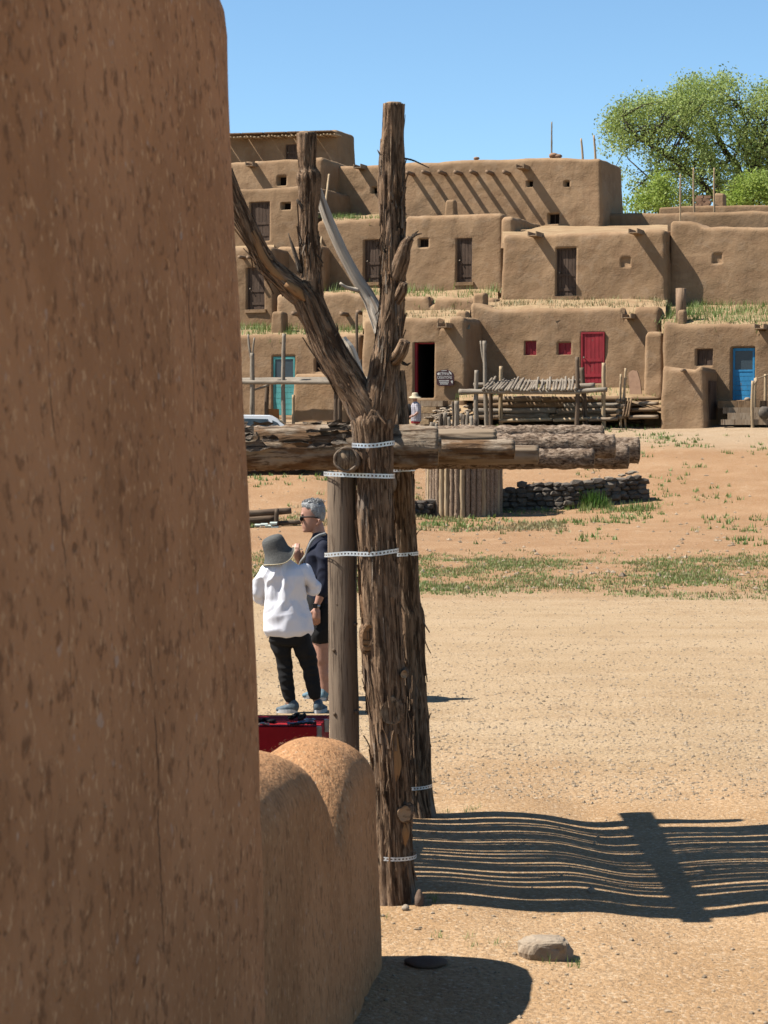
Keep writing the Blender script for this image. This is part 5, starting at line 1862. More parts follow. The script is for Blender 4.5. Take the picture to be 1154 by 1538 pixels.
# left rack before the turquoise door
rk2 = rack_small('pole rack with a long flat deck before the turquoise door', bat(440, 640, -2.6))
for i, (px, y0, y1, w, r, mt) in enumerate(((379, 530, 640, -3.0, 0.085, 'greypole'), (427, 501, 645, -2.9, 0.07, 'greypole'), (402, 575, 640, -1.8, 0.075, 'darkpole'),
                                            (505, 590, 645, -2.9, 0.07, 'darkpole'), (511, 590, 645, -2.0, 0.08, 'darkpole'), (536, 470, 560, -2.2, 0.05, 'darkpole'), (541, 540, 645, -2.6, 0.08, 'darkpole'))):
    upright('post', px, y0, y1, w, r, mt, rk2, 240 + i)
stick('post', bat(378, 540, -3.0), bat(373, 502, -3.0), 0.05, 0.035, 'greypole', rk2, 250)
stick('post', bat(379, 540, -3.0), bat(382.5, 507, -3.0), 0.04, 0.03, 'greypole', rk2, 251)
for i, (y0, y1, w, r) in enumerate(((574, 575, -3.05, .075), (573, 571, -2.6, .06), (571, 570, -2.2, .06), (570, 568, -1.8, .06))):
    stick('beam', bat(352, y0, w), bat(562, y1, w), r, r * .9, 'greypole', rk2, 260 + i, 0.03)
stick('brace', bat(381, 586, -3.0), bat(404, 578, -2.6), 0.03, 0.05, 'greypole', rk2, 266)
o = upright('post', 441, 593, 640, -2.2, 0.05, 'pole', None, 270); tag(o, 'short pale post under the left rack', 'post')
st_ = MB(); bbox_part(st_, uz(362, 625, -1.2)[0], uz(402, 625, -1.2)[0], -1.2, -0.2, uz(380, 640, -1.2)[1] - 0.3, uz(380, 614, -1.2)[1])
tag(st_.build('adobe_bench', M['adobe'], None, False), 'low adobe bench left of the turquoise door', 'bench')

# painted shop sign
sg = thing('shop_sign', 'maroon hand-painted shop sign hung by the dark doorway', 'sign', bat(668, 568, -0.62))
wv = -0.66
prof = [(655, 561), (656, 558), (661, 557), (664, 555.5), (672, 555), (676, 557), (680, 560), (682, 564), (682, 573), (681, 578.5), (674, 579.5), (660, 580), (656, 577), (656, 570)]
f0 = [bat(x, y, wv) for x, y in prof]; f1 = [p + BN * 0.045 for p in f0]; n_ = len(prof)
sb = MB(); sb.add(f0 + f1, [tuple(range(n_)), tuple(range(2 * n_ - 1, n_ - 1, -1))] + [(i, i + n_, (i + 1) % n_ + n_, (i + 1) % n_) for i in range(n_)])
sb.build('board', M['sign'], sg, False)


def letters(txt, px, py, hpx, wpx, arch=0.0):
    cu = bpy.data.curves.new('txt', 'FONT'); cu.body = txt; cu.size = 1.0; cu.extrude = 0.0; cu.align_x = 'CENTER'; cu.resolution_u = 2
    to = bpy.data.objects.new('txt', cu); COL.objects.link(to)
    dg = bpy.context.evaluated_depsgraph_get()
    me = bpy.data.meshes.new_from_object(to.evaluated_get(dg))
    V = np.array([v.co[:] for v in me.vertices]); Fc = [list(p.vertices) for p in me.polygons]
    bpy.data.objects.remove(to); bpy.data.meshes.remove(me)
    V[:, 0] -= (V[:, 0].min() + V[:, 0].max()) / 2; V[:, 1] -= V[:, 1].min()
    sx, sy = wpx / np.ptp(V[:, 0]), hpx / np.ptp(V[:, 1])
    P = []
    for x, y, _ in V:
        X = x * sx; Y = y * sy - arch * (X / wpx * 2) ** 2
        P.append(bat(px + X, py - Y, wv - 0.006))
    m = MB(); m.add(P, Fc)
    m.build('lettering', M['signwhite'], sg, False)


letters('TIWA', 668, 563.4, 4.6, 14.5, 1.0)
letters('CREATIONS', 668, 569.0, 4.3, 22.0)
sm_ = MB()
for r_ in range(3):
    for k in range(9 - r_):
        x = 659.5 + r_ * 1.0 + k * 1.75
        a, b = uz(x, 571 + r_ * 2.4, wv), uz(x + 1.2, 572.6 + r_ * 2.4, wv)
        bbox_part(sm_, a[0], b[0], wv - 0.007, wv - 0.003, b[1], a[1])
o = sm_.build('small_lettering', M['signwhite'], sg, False); o['kind'] = 'stuff'
for pts in ([(656.5, 561), (660, 559), (661, 562.5), (658, 563.5)], [(674, 556.5), (678, 560), (678.5, 563), (675.5, 561)], [(677, 572), (680, 571.5), (680, 576.5), (678.5, 575)], [(663, 556.6), (671, 556.2), (671, 557), (663, 557.3)]):
    m = MB(); m.add([bat(x, y, wv - 0.006) for x, y in pts], [(0, 1, 2, 3)]); m.build('painted_feather', M['signwhite'], sg, False)

# ------------------------------------------------------------------ round pole enclosure and dry-stone wall
kc = gat(699, 778); kc[1] += 0.95
kv = thing('pole_enclosure', 'round enclosure of close-set upright bark poles on the slope', 'enclosure', gpt(kc[0], kc[1]))
Rk = 0.91 * 1.0
scale_k = F / kc[1]; Rk = 54.0 / scale_k
NP = 42
pmes = []
for s in range(4):
    m = MB(); P, q = resample([(0, 0, 0), (0.008, 0, 1), (0, 0.006, 2.2)], [0.066, 0.064, 0.06], 0.11)
    m.tube(P, q, 11, lambda th, s2, r, s=s: 0.010 * vn(np.stack([np.cos(th) * 2.2, np.sin(th) * 2.2, s2 * 9 + s], -1), s) + 0.004 * vn(np.stack([np.cos(th) * 5, np.sin(th) * 5, s2 * 30], -1), s + 2))
    pmes.append(m.mesh('pole', M['pine_tan'] if s < 3 else M['pole']))
for k in range(NP):
    a = 2 * math.pi * k / NP
    x, y = kc[0] + Rk * math.cos(a), kc[1] + Rk * math.sin(a)
    hgt = 1.0 + 0.05 * math.sin(k * 2.3)
    sx = 1.0 + 0.12 * math.sin(k * 1.7)
    inst('pole', pmes[k % 4 if k % 7 else 3], kv, Matrix.Translation((x, y, float(ground_z(kc[0], kc[1] - Rk)) - 0.12)) @ Matrix.Rotation(k * 1.3, 4, 'Z') @ Matrix.Diagonal((sx, sx, hgt, 1)))

sw = thing('stone_wall', 'dark dry-stone wall running right from the pole enclosure', 'wall', gat(855, 766))
g = np.random.default_rng(23)
def sw_base(px): return np.interp(px, [600, 760, 860, 975], [772, 767, 765, 752])
def sw_top(px): return np.interp(px, [600, 640, 760, 800, 860, 920, 940, 958, 975], [752, 750, 735, 727, 722, 718, 714, 711, 722])
core = MB()
wb0 = [gat(px, sw_base(px)) for px in (598, 700, 760, 800, 860, 920, 968)]
CV = []
for px, p in zip((598, 700, 760, 800, 860, 920, 968), wb0):
    hgt = (sw_base(px) - sw_top(px)) / F * p[1] - 0.06
    for dy, dz in ((0.12, -0.2), (0.12, hgt), (0.5, hgt), (0.5, -0.2)): CV.append(p + np.array([0, dy, dz]))
core.add(CV, [(i * 4 + j, (i + 1) * 4 + j, (i + 1) * 4 + (j + 1) % 4, i * 4 + (j + 1) % 4) for i in range(6) for j in range(4)] + [(0, 1, 2, 3), (24, 27, 26, 25)])
core.build('wall_core', M['darkrock'], sw, False)
KP = np.array([598, 700, 760, 800, 860, 920, 968], float); KW = np.array(wb0)
def sw_at(px): return np.array([np.interp(px, KP, KW[:, a]) for a in range(3)])
for row in range(9):
    px = 602.0 + (row % 2) * 6
    while px < 970:
        wpx = g.uniform(10, 20)
        pc = px + wpx / 2
        yb = sw_base(pc); yy = yb - 2 - row * 7.0
        if yy > sw_top(pc) - 1 and not (656 < pc < 734):
            p = sw_at(pc); sc_ = p[1] / F
            c = p + np.array([0, 0.07 + 0.06 * g.random(), (yb - yy) * sc_ + g.normal(0, 0.012)])
            inst('stone', bm[g.integers(6)], sw, Matrix.Translation(c) @ Matrix.Rotation(g.normal(0, 0.25), 4, 'X') @ Matrix.Rotation(g.normal(0, 0.3), 4, 'Z') @ Matrix.Diagonal((wpx * .62 * sc_, 0.16, 7.0 * sc_ * g.uniform(.8, 1.3), 1)))
        px += wpx * 0.95
for k, (pxx, pyy) in enumerate(((947, 711), (952, 709), (936, 714), (915, 718), (895, 720))):
    p = sw_at(pxx); z = (sw_base(pxx) - pyy) / F * p[1]
    inst('stone', bmp[k % 4], sw, Matrix.Translation(p + np.array([0, .25, z])) @ Matrix.Diagonal((0.13, 0.1, 0.12, 1)))
lg = MB(); g2 = np.random.default_rng(4)
blades(lg, [gat(888 + g2.normal(0, 8), 762) for _ in range(26)], 12, 0.15, 0.52, 0.06, 0.012, 41, 0.6)
tag(lg.build('grass', M['lush'], None, False), 'tall bright green grass tuft against the stone wall', 'grass', None, 'stuff')
lg = MB()
blades(lg, [gat(g2.uniform(840, 990), g2.uniform(760, 768)) for _ in range(60)], 8, 0.05, 0.25, 0.08, 0.012, 42, 0.7)
blades(lg, [gat(g2.uniform(760, 960), g2.uniform(764, 772)) for _ in range(40)], 8, 0.04, 0.14, 0.08, 0.012, 43, 0.7)
tag(lg.build('grass', M['grass'], None, False), 'low weeds along the foot of the stone wall', 'grass', None, 'stuff')

# log barrier, bag and boards at the left
fd = gat(405, 792)
lf = thing('log_barrier', 'dark log barrier with a short post behind the two visitors', 'fence', fd)
dd = fd[1]
stick('log', at(340, 773, dd + .4), at(438, 767, dd + .4), 0.075, 0.07, 'darkpole', lf, 301, 0.01)
stick('log', at(345, 783, dd + .6), at(414, 779, dd + .6), 0.09, 0.09, 'darkpole', lf, 302, 0.01)
stick('log', at(414, 786, dd + .3), at(452, 784, dd + .3), 0.055, 0.05, 'darkpole', lf, 303, 0.01)
stick('post', at(416, 792, dd + .25), at(416, 764, dd + .25), 0.05, 0.045, 'darkpole', lf, 304, 0.005)
bg = rock('bag', None, at(366, 786, dd - .1) , (0.13, 0.12, 0.17), 31, 'bag', sub_=3); tag(bg, 'white plastic bag by the log barrier', 'bag')
for i, (px, py) in enumerate(((388, 789), (397, 788), (404, 790), (411, 786), (413, 792))):
    m = MB(); c = at(px, py, dd - .05 * i); m.obox(c, (0.075, 0.02, 0), (0, .12, .01), (0, -.005, 0.018))
    tag(m.build('board', M['paletile'], None, False), ('leftmost pale board by the white bag', 'second pale board from the white bag', 'middle pale board before the log barrier', 'pale board leaning on the barrier post', 'lowest pale board at the right of the row')[i], 'board', 'pale boards by the log barrier')

# ------------------------------------------------------------------ parked car (only its roof and lower side show past the logs)
cd = 55.6
cg = float(ground_z(-2.9, cd))
car = thing('parked_car', 'white parked car behind the log deck at the left', 'car', (-2.9, cd, cg))
sc_ = cd / F
cx0, cx1 = (300 - CX) * sc_, (488 - CX) * sc_
xroof1 = (424 - CX) * sc_
zr = at(400, 622, cd)[2]
z_ = lambda t: cg + (zr - cg) * t
half = 0.85
prof = [(cx0 - 1.6, .30), (cx0 - 1.62, .55), (cx0 - 1.5, .66), (cx0 - 1.1, .68), (cx0 - 0.5, .985), (cx0 + .1, 1.0), ((405 - CX) * sc_, .985), (xroof1 - .18, .93), (xroof1 + 0.42, .66), (cx1 - .35, .60), (cx1 - .03, .50), (cx1, .36), (cx1 - .05, .20), (cx0 - 1.5, .18)]
cb_ = MB(); secs = []
for s, k in ((-1, 0), (-0.86, 1), (0.86, 1), (1, 0)):
    for (x, t) in prof:
        nar = 1.0 - (0.16 * max(0, (t - .62)) / .38)
        tt = t - (0.012 if k == 0 else 0)
        secs.append((x, cd + 0.9 + s * half * nar, z_(tt)))
n_ = len(prof)
Fc = [(a * n_ + i, a * n_ + (i + 1) % n_, (a + 1) * n_ + (i + 1) % n_, (a + 1) * n_ + i) for a in range(3) for i in range(n_)] + [tuple(range(n_ - 1, -1, -1)), tuple(range(3 * n_, 4 * n_))]
cb_.add(secs, Fc); cb_.build('body', M['carpaint'], car, False)
yfr = cd + 0.9 - half
def carwin(name, pts, mat='glass', off=-0.02):
    nar = lambda t: 1.0 - (0.16 * max(0, (t - .62)) / .38)
    m = MB(); f0 = [np.array((x, cd + 0.9 - half * nar(t) + off, z_(t))) for x, t in pts]; f1 = [p + np.array([0, .03, 0]) for p in f0]; k = len(pts)
    m.add(f0 + f1, [tuple(range(k)), tuple(range(2 * k - 1, k - 1, -1))] + [(i, i + k, (i + 1) % k + k, (i + 1) % k) for i in range(k)])
    return m.build(name, M[mat], car, False)
X = lambda px: (px - CX) * sc_
carwin('side_window', [(X(362), .69), (X(404), .69), (X(402), .92), (X(362), .93)])
carwin('side_window', [(X(300), .69), (X(357), .69), (X(357), .93), (X(305), .92)])
carwin('side_window', [(X(409), .69), (X(428), .69), (X(417), .86), (X(409), .90)])
m = MB(); a0, a1 = (xroof1 - .16, .92), (xroof1 + .40, .67)
m.add([(a0[0] + .03, cd + .25, z_(a0[1])), (a0[0] + .03, cd + 1.55, z_(a0[1])), (a1[0] + .03, cd + 1.65, z_(a1[1]) + .01), (a1[0] + .03, cd + .15, z_(a1[1]) + .01)], [(0, 1, 2, 3)])
m.build('windscreen', M['glass'], car, False)
for wx in (X(445), X(445) - 2.65):
    for wy in (yfr + .10, cd + 0.9 + half - .10):
        m = MB(); m.tube([(wx, wy - .1, cg + .31), (wx, wy + .1, cg + .31)], [.31, .31], 22); w_ = m.build('wheel', M['tyre'], car)
        m = MB(); m.tube([(wx, wy - .112, cg + .31), (wx, wy - .1, cg + .31)], [.17, .19], 16); sub(m.build('rim', M['strap'], None), w_)
m = MB(); m.box((X(398) - .006, yfr - .004, z_(.25)), (X(398) + .006, yfr + .02, z_(.64))); m.build('door_seam', M['black'], car, False)
m = MB(); c = np.array((X(412), yfr - .1, z_(.67))); m.obox(c, (.06, 0, 0), (0, .08, 0), (0, 0, .05)); m.build('mirror', M['carpaint'], car, False)

# ------------------------------------------------------------------ market table
def atz(px, py, z):
    r = ray(px, py); t = (z - CAMZ) / r[2]
    return np.array([0, 0, CAMZ]) + r * t


bR, fR = atz(495, 1074, 0.75), atz(479, 1092, 0.75)
y0t, y1t = fR[1], bR[1]
xr0, xr1 = fR[0], bR[0]
tb = thing('market_table', 'small vendor table under a red cloth behind the low wall', 'table', (xr0 - 0.6, (y0t + y1t) / 2, float(ground_z(xr0 - .6, y0t))))
xl = xr0 - 1.5
nx, ny = 70, 22
V = []
for i in range(nx):
    for j in range(ny):
        s = i / (nx - 1); t = j / (ny - 1)
        y = y0t + (y1t - y0t) * t; x = xl + ((xr0 + (xr1 - xr0) * t) - xl) * s
        z = 0.75 + 0.006 * math.sin(30 * t) * (s > .5) + 0.004 * math.sin(9 * s + 4 * t)
        V.append((x, y, z))
tc = MB(); tc.add(V, [tuple(reversed(q_)) for q_ in grid_faces(nx, ny)])
# hanging sides: front then right
path = [(xl + (xr0 - xl) * s, y0t) for s in np.linspace(0, 1, 90)] + [(xr0 + (xr1 - xr0) * s, y0t + (y1t - y0t) * s) for s in np.linspace(0, 1, 40)[1:]] + [(xr1 + (xl - xr1) * s, y1t) for s in np.linspace(0, 1, 50)[1:]] + [(xl, y1t + (y0t - y1t) * s) for s in np.linspace(0, 1, 30)[1:]]
L = 0; V = []
for i, (x, y) in enumerate(path):
    if i: L += math.hypot(x - path[i - 1][0], y - path[i - 1][1])
    nx_, ny_ = (0, -1) if i < 90 else ((0.97, -0.2) if i < 129 else ((0, 1) if i < 178 else (-1, 0)))
    for k in range(8):
        t = k / 7
        wv_ = 0.028 * t * math.sin(L * 34 + 0.6 * math.sin(L * 9)) + 0.02 * t
        V.append((x + nx_ * wv_, y + ny_ * wv_, 0.75 - 0.70 * t))
tc.add(V, [tuple(reversed(q_)) for q_ in grid_faces(len(path), 8)])
tc.build('tablecloth', M['red_cloth'], tb)
for lx, ly in ((xl + .08, y0t + .06), (xr0 - .1, y0t + .06), (xl + .08, y1t - .06), (xr1 - .1, y1t - .06)):
    m = MB(); m.tube([(lx, ly, float(ground_z(lx, ly)) - .02), (lx, ly, .4), (lx, ly, .73)], [.018, .018, .018], 8); m.build('leg', M['greypole'], tb)
for c in (atz(478, 1095, 0.745), atz(489, 1084, 0.745)):
    m = MB(); m.obox(c + np.array([.006, -.006, -.02]), (.012, .002, 0), (-.002, .008, 0), (0, 0, .035)); m.build('clip', M['silver'], tb, False)
def jewel(label, pts, r, mat, seed):
    P = [atz(px, py, 0.768) for px, py in pts]; Q, q = resample(P, [r] * len(P), 0.008)
    m = MB(); g = np.random.default_rng(seed)
    Q = Q + g.normal(0, 0.003, Q.shape)
    m.tube(Q, q * g.uniform(0.5, 1.35, len(q)), 7)
    tag(m.build('necklace', M[mat], None, False), label, 'jewellery', 'jewellery on the red table')
jewel('dark bead strand at the left of the red table', [(388, 1083), (398, 1081), (407, 1083), (414, 1082)], 0.010, 'black', 1)
jewel('black strand heaped at the back of the red table', [(436, 1079), (445, 1075), (452, 1077), (457, 1074), (450, 1079)], 0.011, 'black', 2)
jewel('silver and blue strand along the middle of the red table', [(432, 1086), (445, 1086), (458, 1085), (470, 1083)], 0.008, 'turqstone', 3)
jewel('bright silver chain at the right of the red table', [(458, 1082), (466, 1080), (474, 1081)], 0.006, 'silver', 4)
jewel('small silver chain at the front left of the red table', [(390, 1087), (398, 1086), (404, 1087)], 0.006, 'silver', 5)
jewel('black cord in front of the blue strand', [(435, 1089), (446, 1088), (460, 1087), (474, 1086)], 0.006, 'black', 6)

# ------------------------------------------------------------------ cottonwood tree and shrubs
TD = 112.0
tree = thing('cottonwood_tree', 'large spreading cottonwood rising behind the roofs at the right', 'tree', at(1100, 420, TD))
tb_ = MB()
def tl(pts):
    P = [at(p[0], p[1], TD + p[3]) for p in pts]; rr = [p[2] / F * TD for p in pts]
    Q, q = resample(P, rr, 0.5)
    tb_.tube(Q, q, 10, lambda th, s, r: 0.15 * r * vn(np.stack([np.cos(th) * 2, np.sin(th) * 2, s * 1.1], -1), 3))
    return Q, q
limbs = [tl(p) for p in (
    [(1098, 430, 13, 0), (1096, 370, 11, 0), (1090, 320, 10, 0), (1086, 300, 9, 0)],
    [(1088, 310, 7, 0), (1060, 282, 5.5, -1), (1040, 262, 5, -1), (1015, 243, 4, -1.5), (985, 223, 3.3, -2), (962, 208, 2.5, -2), (946, 190, 1.5, -2), (935, 175, .8, -2)],
    [(1052, 272, 3, -1), (1020, 256, 2.4, -1), (985, 258, 1.8, -1), (965, 275, 1.2, -1), (950, 285, .6, -1)],
    [(1088, 310, 6, 0), (1076, 265, 4.5, 1), (1066, 235, 3.6, 1), (1052, 218, 2.6, 1), (1030, 206, 1.6, 1), (1005, 190, .8, 1)],
    [(1090, 312, 7, 1), (1110, 260, 5.5, 2), (1090, 228, 4.5, 2), (1076, 200, 3.6, 2), (1062, 170, 2.4, 2), (1052, 145, 1, 2)],
    [(1095, 310, 7, 0), (1125, 262, 5.5, -1), (1140, 225, 4, -1), (1150, 185, 2.5, -1), (1152, 155, 1.2, -1)],
    [(1110, 300, 6, 1), (1150, 255, 5, 1), (1185, 220, 3.5, 1), (1210, 190, 1.6, 1)],
    [(1070, 248, 2.6, 0), (1100, 240, 2.2, 0), (1112, 215, 1.6, 0), (1108, 185, .8, 0)],
    [(1128, 255, 2.6, 0), (1118, 232, 2.0, 0), (1122, 200, 1.3, 0), (1112, 160, .7, 0)])]
tb_.build('trunk', M['treebark'], tree)
outline = np.array([(903, 200), (906, 190), (918, 172), (930, 155), (948, 148), (975, 150), (992, 148), (1003, 150), (1006, 140), (1022, 126), (1040, 121), (1056, 122), (1072, 111), (1090, 112), (1110, 124), (1124, 138), (1138, 128), (1160, 134), (1195, 145), (1235, 175), (1262, 220), (1265, 290), (1230, 330), (1000, 330), (960, 305), (935, 285), (918, 258), (905, 232)], float)
def inside(p, poly):
    x, y = p[:, 0], p[:, 1]; r = np.zeros(len(p), bool); j = len(poly) - 1
    for i in range(len(poly)):
        xi, yi = poly[i]; xj, yj = poly[j]
        c = ((yi > y) != (yj > y)) & (x < (xj - xi) * (y - yi) / (yj - yi + 1e-9) + xi)
        r ^= c; j = i
    return r
g = np.random.default_rng(77)
pp_ = g.uniform((895, 105), (1270, 335), (16000, 2))
k = inside(pp_, outline)
holes = [(1018, 216, 22, 12), (1003, 240, 13, 9), (1075, 208, 12, 8), (1040, 235, 10, 14), (985, 262, 14, 10), (940, 262, 7, 10), (1005, 275, 16, 10)]
for hx, hy, a, b in holes: k &= (((pp_[:, 0] - hx) / a) ** 2 + ((pp_[:, 1] - hy) / b) ** 2) > 1
nzv = fbm(np.stack([pp_[:, 0] / 26, pp_[:, 1] / 20, 0 * pp_[:, 0]], 1), 3, 5)
k &= nzv > g.uniform(-0.32, 0.12, len(pp_)) - 0.14 * sstep(1085, 1130, pp_[:, 0]) + 0.14 * sstep(205, 275, pp_[:, 1])
pp_ = pp_[k][:3000]
cl = np.array([at(x, y, TD + 4.2 * math.sqrt(max(0.05, 1 - ((x - 1085) / 190) ** 2)) * g.uniform(-1, 1)) for x, y in pp_])
def leafmass(name, C, per, rad, size, mat, parent, seed):
    g = np.random.default_rng(seed)
    K = len(C) * per
    P = np.repeat(C, per, axis=0) + g.normal(0, 1, (K, 3)) * rad
    a = g.normal(0, 1, (K, 3)); a /= np.linalg.norm(a, axis=1)[:, None]
    b = np.cross(a, g.normal(0, 1, (K, 3))); b /= np.linalg.norm(b, axis=1)[:, None]
    s = g.uniform(*size, K)[:, None]
    V = np.stack([P - a * s, P + b * s * .55, P + a * s, P - b * s * .55], 1).reshape(-1, 3)
    m = MB(); m.add(V, [(4 * i, 4 * i + 1, 4 * i + 2, 4 * i + 3) for i in range(K)])
    return m.build(name, M[mat], parent, False)
leafmass('crown', cl, 24, 0.27, (0.04, 0.095), 'leaf', tree, 5)
# fine branches inside the crown
tw_ = MB()
allP = np.concatenate([q_[0] for q_ in limbs[1:]])
for i in g.choice(len(cl), 320, replace=False):
    c = cl[i]; dd_ = np.linalg.norm(allP - c, axis=1)
    k = g.choice(np.argsort(dd_)[:6])
    a = allP[k]
    mid = (a + c) / 2 + np.array([g.normal(0, .2), g.normal(0, .2), 0.15])
    tw_.tube([a, mid, c], [0.045, 0.03, 0.012], 5, caps=False)
tw_.build('branches', M['treebark'], tree)

def shrub(label, ell, n, seed, d):
    g = np.random.default_rng(seed)
    o = thing('shrub', label, 'shrub', at(ell[0][0], ell[0][1] + ell[0][3], d))
    C = []
    for _ in range(n):
        cx, cy, a, b = ell[g.integers(len(ell))]
        th, r = g.uniform(0, 6.28), math.sqrt(g.random())
        C.append(at(cx + a * r * math.cos(th), cy + b * r * math.sin(th), d + g.normal(0, .7)))
    leafmass('foliage', np.array(C), 18, 0.26, (0.045, 0.10), 'leafbright', o, seed)
    m = MB()
    for cx, cy, a, b in ell:
        m.tube([at(cx, 350, d), at(cx, cy, d)], [0.07, 0.03], 6)
    m.build('stem', M['treebark'], o)
shrub('bright green leafy shrub left of the thin lone pole', [(955, 308, 13, 8), (968, 302, 9, 10), (985, 300, 8, 14), (1000, 305, 12, 9), (1000, 285, 7, 12), (990, 272, 4, 9)], 170, 1, 104)
shrub('bright green bush at the right edge below the tree', [(1100, 300, 12, 8), (1115, 294, 11, 12), (1132, 286, 12, 16), (1150, 292, 14, 14), (1172, 288, 16, 16), (1121, 276, 5, 8), (1141, 272, 5, 7)], 280, 2, 104)

# ------------------------------------------------------------------ people
def ring_stack(m, secs, n=28):
    """secs: (centre xyz, half x, half y) horizontal ellipses from bottom to top"""
    th = np.linspace(0, 2 * math.pi, n, endpoint=False)
    V = np.concatenate([np.asarray(c) + np.stack([np.cos(th) * a, np.sin(th) * b, 0 * th], 1) for c, a, b in secs])
    k = len(secs)
    Fc = [(i * n + j, i * n + (j + 1) % n, (i + 1) * n + (j + 1) % n, (i + 1) * n + j) for i in range(k - 1) for j in range(n)]
    Fc += [tuple(range(n - 1, -1, -1)), tuple(range((k - 1) * n, k * n))]
    m.add(V, Fc)


def ball(m, c, r, n=2):
    r = np.asarray(r, float) * np.ones(3)
    b = bmesh.new(); bmesh.ops.create_icosphere(b, subdivisions=n, radius=1.0)
    V = np.array([v.co[:] for v in b.verts]) * r + np.asarray(c); Fc = [[v.index for v in f.verts] for f in b.faces]; b.free()
    m.add(V, Fc)


def link_t(m, pts, rr, n=14):
    Q, q = resample(pts, rr, 0.03)
    m.tube(Q, q, n)
    ball(m, pts[0], rr[0]); ball(m, pts[-1], rr[-1])


def finish(name, m, mat, parent, voxel, smooth=3, wrinkle=0.0, seed=1, scale=(7, 7, 7)):
    V, Fc = m.arr()
    me = remesh(V, Fc, voxel, smooth, name)
    if wrinkle:
        n = len(me.vertices); co = np.empty(n * 3); me.vertices.foreach_get('co', co); co = co.reshape(-1, 3)
        no = np.empty(n * 3); me.vertices.foreach_get('normal', no); no = no.reshape(-1, 3)
        p = co * np.array(scale)
        p = p + 0.8 * np.stack([vn(co * 4, 5), vn(co * 4 + 7, 6), vn(co * 4 + 3, 7)], 1)
        d = (1 - 2 * np.abs(vn(p, seed))) * wrinkle + vn(p * 2.3, seed + 3) * wrinkle * 0.35
        co = co + no * d[:, None]
        me.vertices.foreach_set('co', co.ravel()); me.update()
    me.materials.clear(); me.materials.append(mat)
    o = bpy.data.objects.new(name, me); COL.objects.link(o)
    if parent is not None: adopt(o, parent)
    return o


def hand(m, wrist, dirv, side, r=0.011, L=0.085, curl=0.3, palm=(0.04, 0.02, 0.045)):
    """palm, four fingers and a thumb; dirv along the fingers, side towards the thumb"""
    w = np.asarray(wrist, float); d = np.asarray(dirv, float); d /= np.linalg.norm(d)
    s = np.asarray(side, float); s -= d * np.dot(s, d); s /= np.linalg.norm(s); nn = np.cross(d, s)
    link_t(m, [w, w + d * 0.045, w + d * 0.085], [0.024, 0.032, 0.03], 10)
    link_t(m, [w + s * .018 + d * .03, w + s * .022 + d * 0.08], [0.018, 0.016], 8)
    link_t(m, [w - s * .018 + d * .03, w - s * .022 + d * 0.08], [0.018, 0.015], 8)
    for k, (o, l) in enumerate(((0.030, .9), (0.010, 1.0), (-0.010, .95), (-0.030, .75))):
        a = w + d * 0.088 + s * o
        b = a + d * L * .5 * l + nn * curl * 0.02; c = b + d * L * .45 * l * (1 - curl * .5) + nn * curl * 0.05
        link_t(m, [a, b, c], [r * .9, r * .85, r * .7], 7)
    a = w + d * 0.03 + s * 0.03
    link_t(m, [a, a + d * .03 + s * .025, a + d * .06 + s * .03], [r * 1.1, r, r * .8], 7)


# ---------- woman in the white shirt
WD = 18.3
def W(px, py, dy=0.0): return at(px, py, WD + dy)
ppx = WD / F
wg = float(ground_z(*W(450, 1070)[:2]))
wo_ = thing('person', 'person in white shirt, black trousers and grey bucket hat, seen from behind', 'person', (W(452, 1070)[0], WD, wg))
b = MB()
ring_stack(b, [(W(432, 955), 26 * ppx, .10), (W(430, 920), 24 * ppx, .09), (W(428, 885), 25 * ppx, .09), (W(427, 862), 26 * ppx, .085), (W(424, 848), 14 * ppx, .06)])
link_t(b, [W(424, 856), W(421, 842), W(419, 834, .01)], [.055, .05, .055])
ring_stack(b, [(W(417, 846, .03), .045, .055), (W(416, 838, .02), .062, .075), (W(415, 828, .01), .074, .092), (W(413, 816, .01), .075, .092), (W(412, 811, .01), .06, .075), (W(412, 808, .01), .02, .03)])
ball(b, W(428, 832, .10), (.014, .022, .02))     # nose, turned away
link_t(b, [W(396, 862), W(388, 890, .03), W(402, 898, .26)], [.036, .032, .028]); hand(b, W(403, 897, .27), (0.05, 1, 0.25), (1, 0, 0.2))
link_t(b, [W(460, 860), W(473, 882, .02), W(452, 868, .28)], [.036, .030, .028]); hand(b, W(451, 866, .29), (-0.3, 1, 0.4), (-1, 0, 0.2))
link_t(b, [W(420, 952), W(427, 992, .01), W(430, 1020), W(435, 1050), W(435, 1064)], [.07, .045, .04, .034, .033])
link_t(b, [W(451, 952), W(462.5, 992, .01), W(469, 1020), W(474, 1043), W(479, 1061)], [.07, .055, .044, .036, .033])
link_t(b, [W(437, 1066, -.0), W(424, 1068, .05)], [.032, .026]); link_t(b, [W(478, 1063), W(481, 1062, .14)], [.032, .028])
finish('body', b, M['skin_brown'], wo_, 0.011, 2)
s = MB()
ring_stack(s, [(W(434, 954), 31 * ppx, .13), (W(434, 946), 35.5 * ppx, .145), (W(432, 925), 34 * ppx, .14), (W(428.5, 900), 29.5 * ppx, .12), (W(427.5, 880), 31 * ppx, .12), (W(427, 864), 36 * ppx, .115), (W(426, 855), 33 * ppx, .095), (W(424, 847), 19 * ppx, .07), (W(423, 841), 10 * ppx, .06)])
link_t(s, [W(399, 860), W(391, 875, .0), W(389, 893, .03), W(398, 901, .16)], [.060, .052, .049, .040])
link_t(s, [W(456, 859), W(466, 870), W(473, 884, .01), W(464, 880, .12), W(456, 872, .2)], [.062, .053, .049, .047, .038])
finish('shirt', s, M['white_cloth'], wo_, 0.0075, 4, 0.017, 4, (10, 10, 5.5))
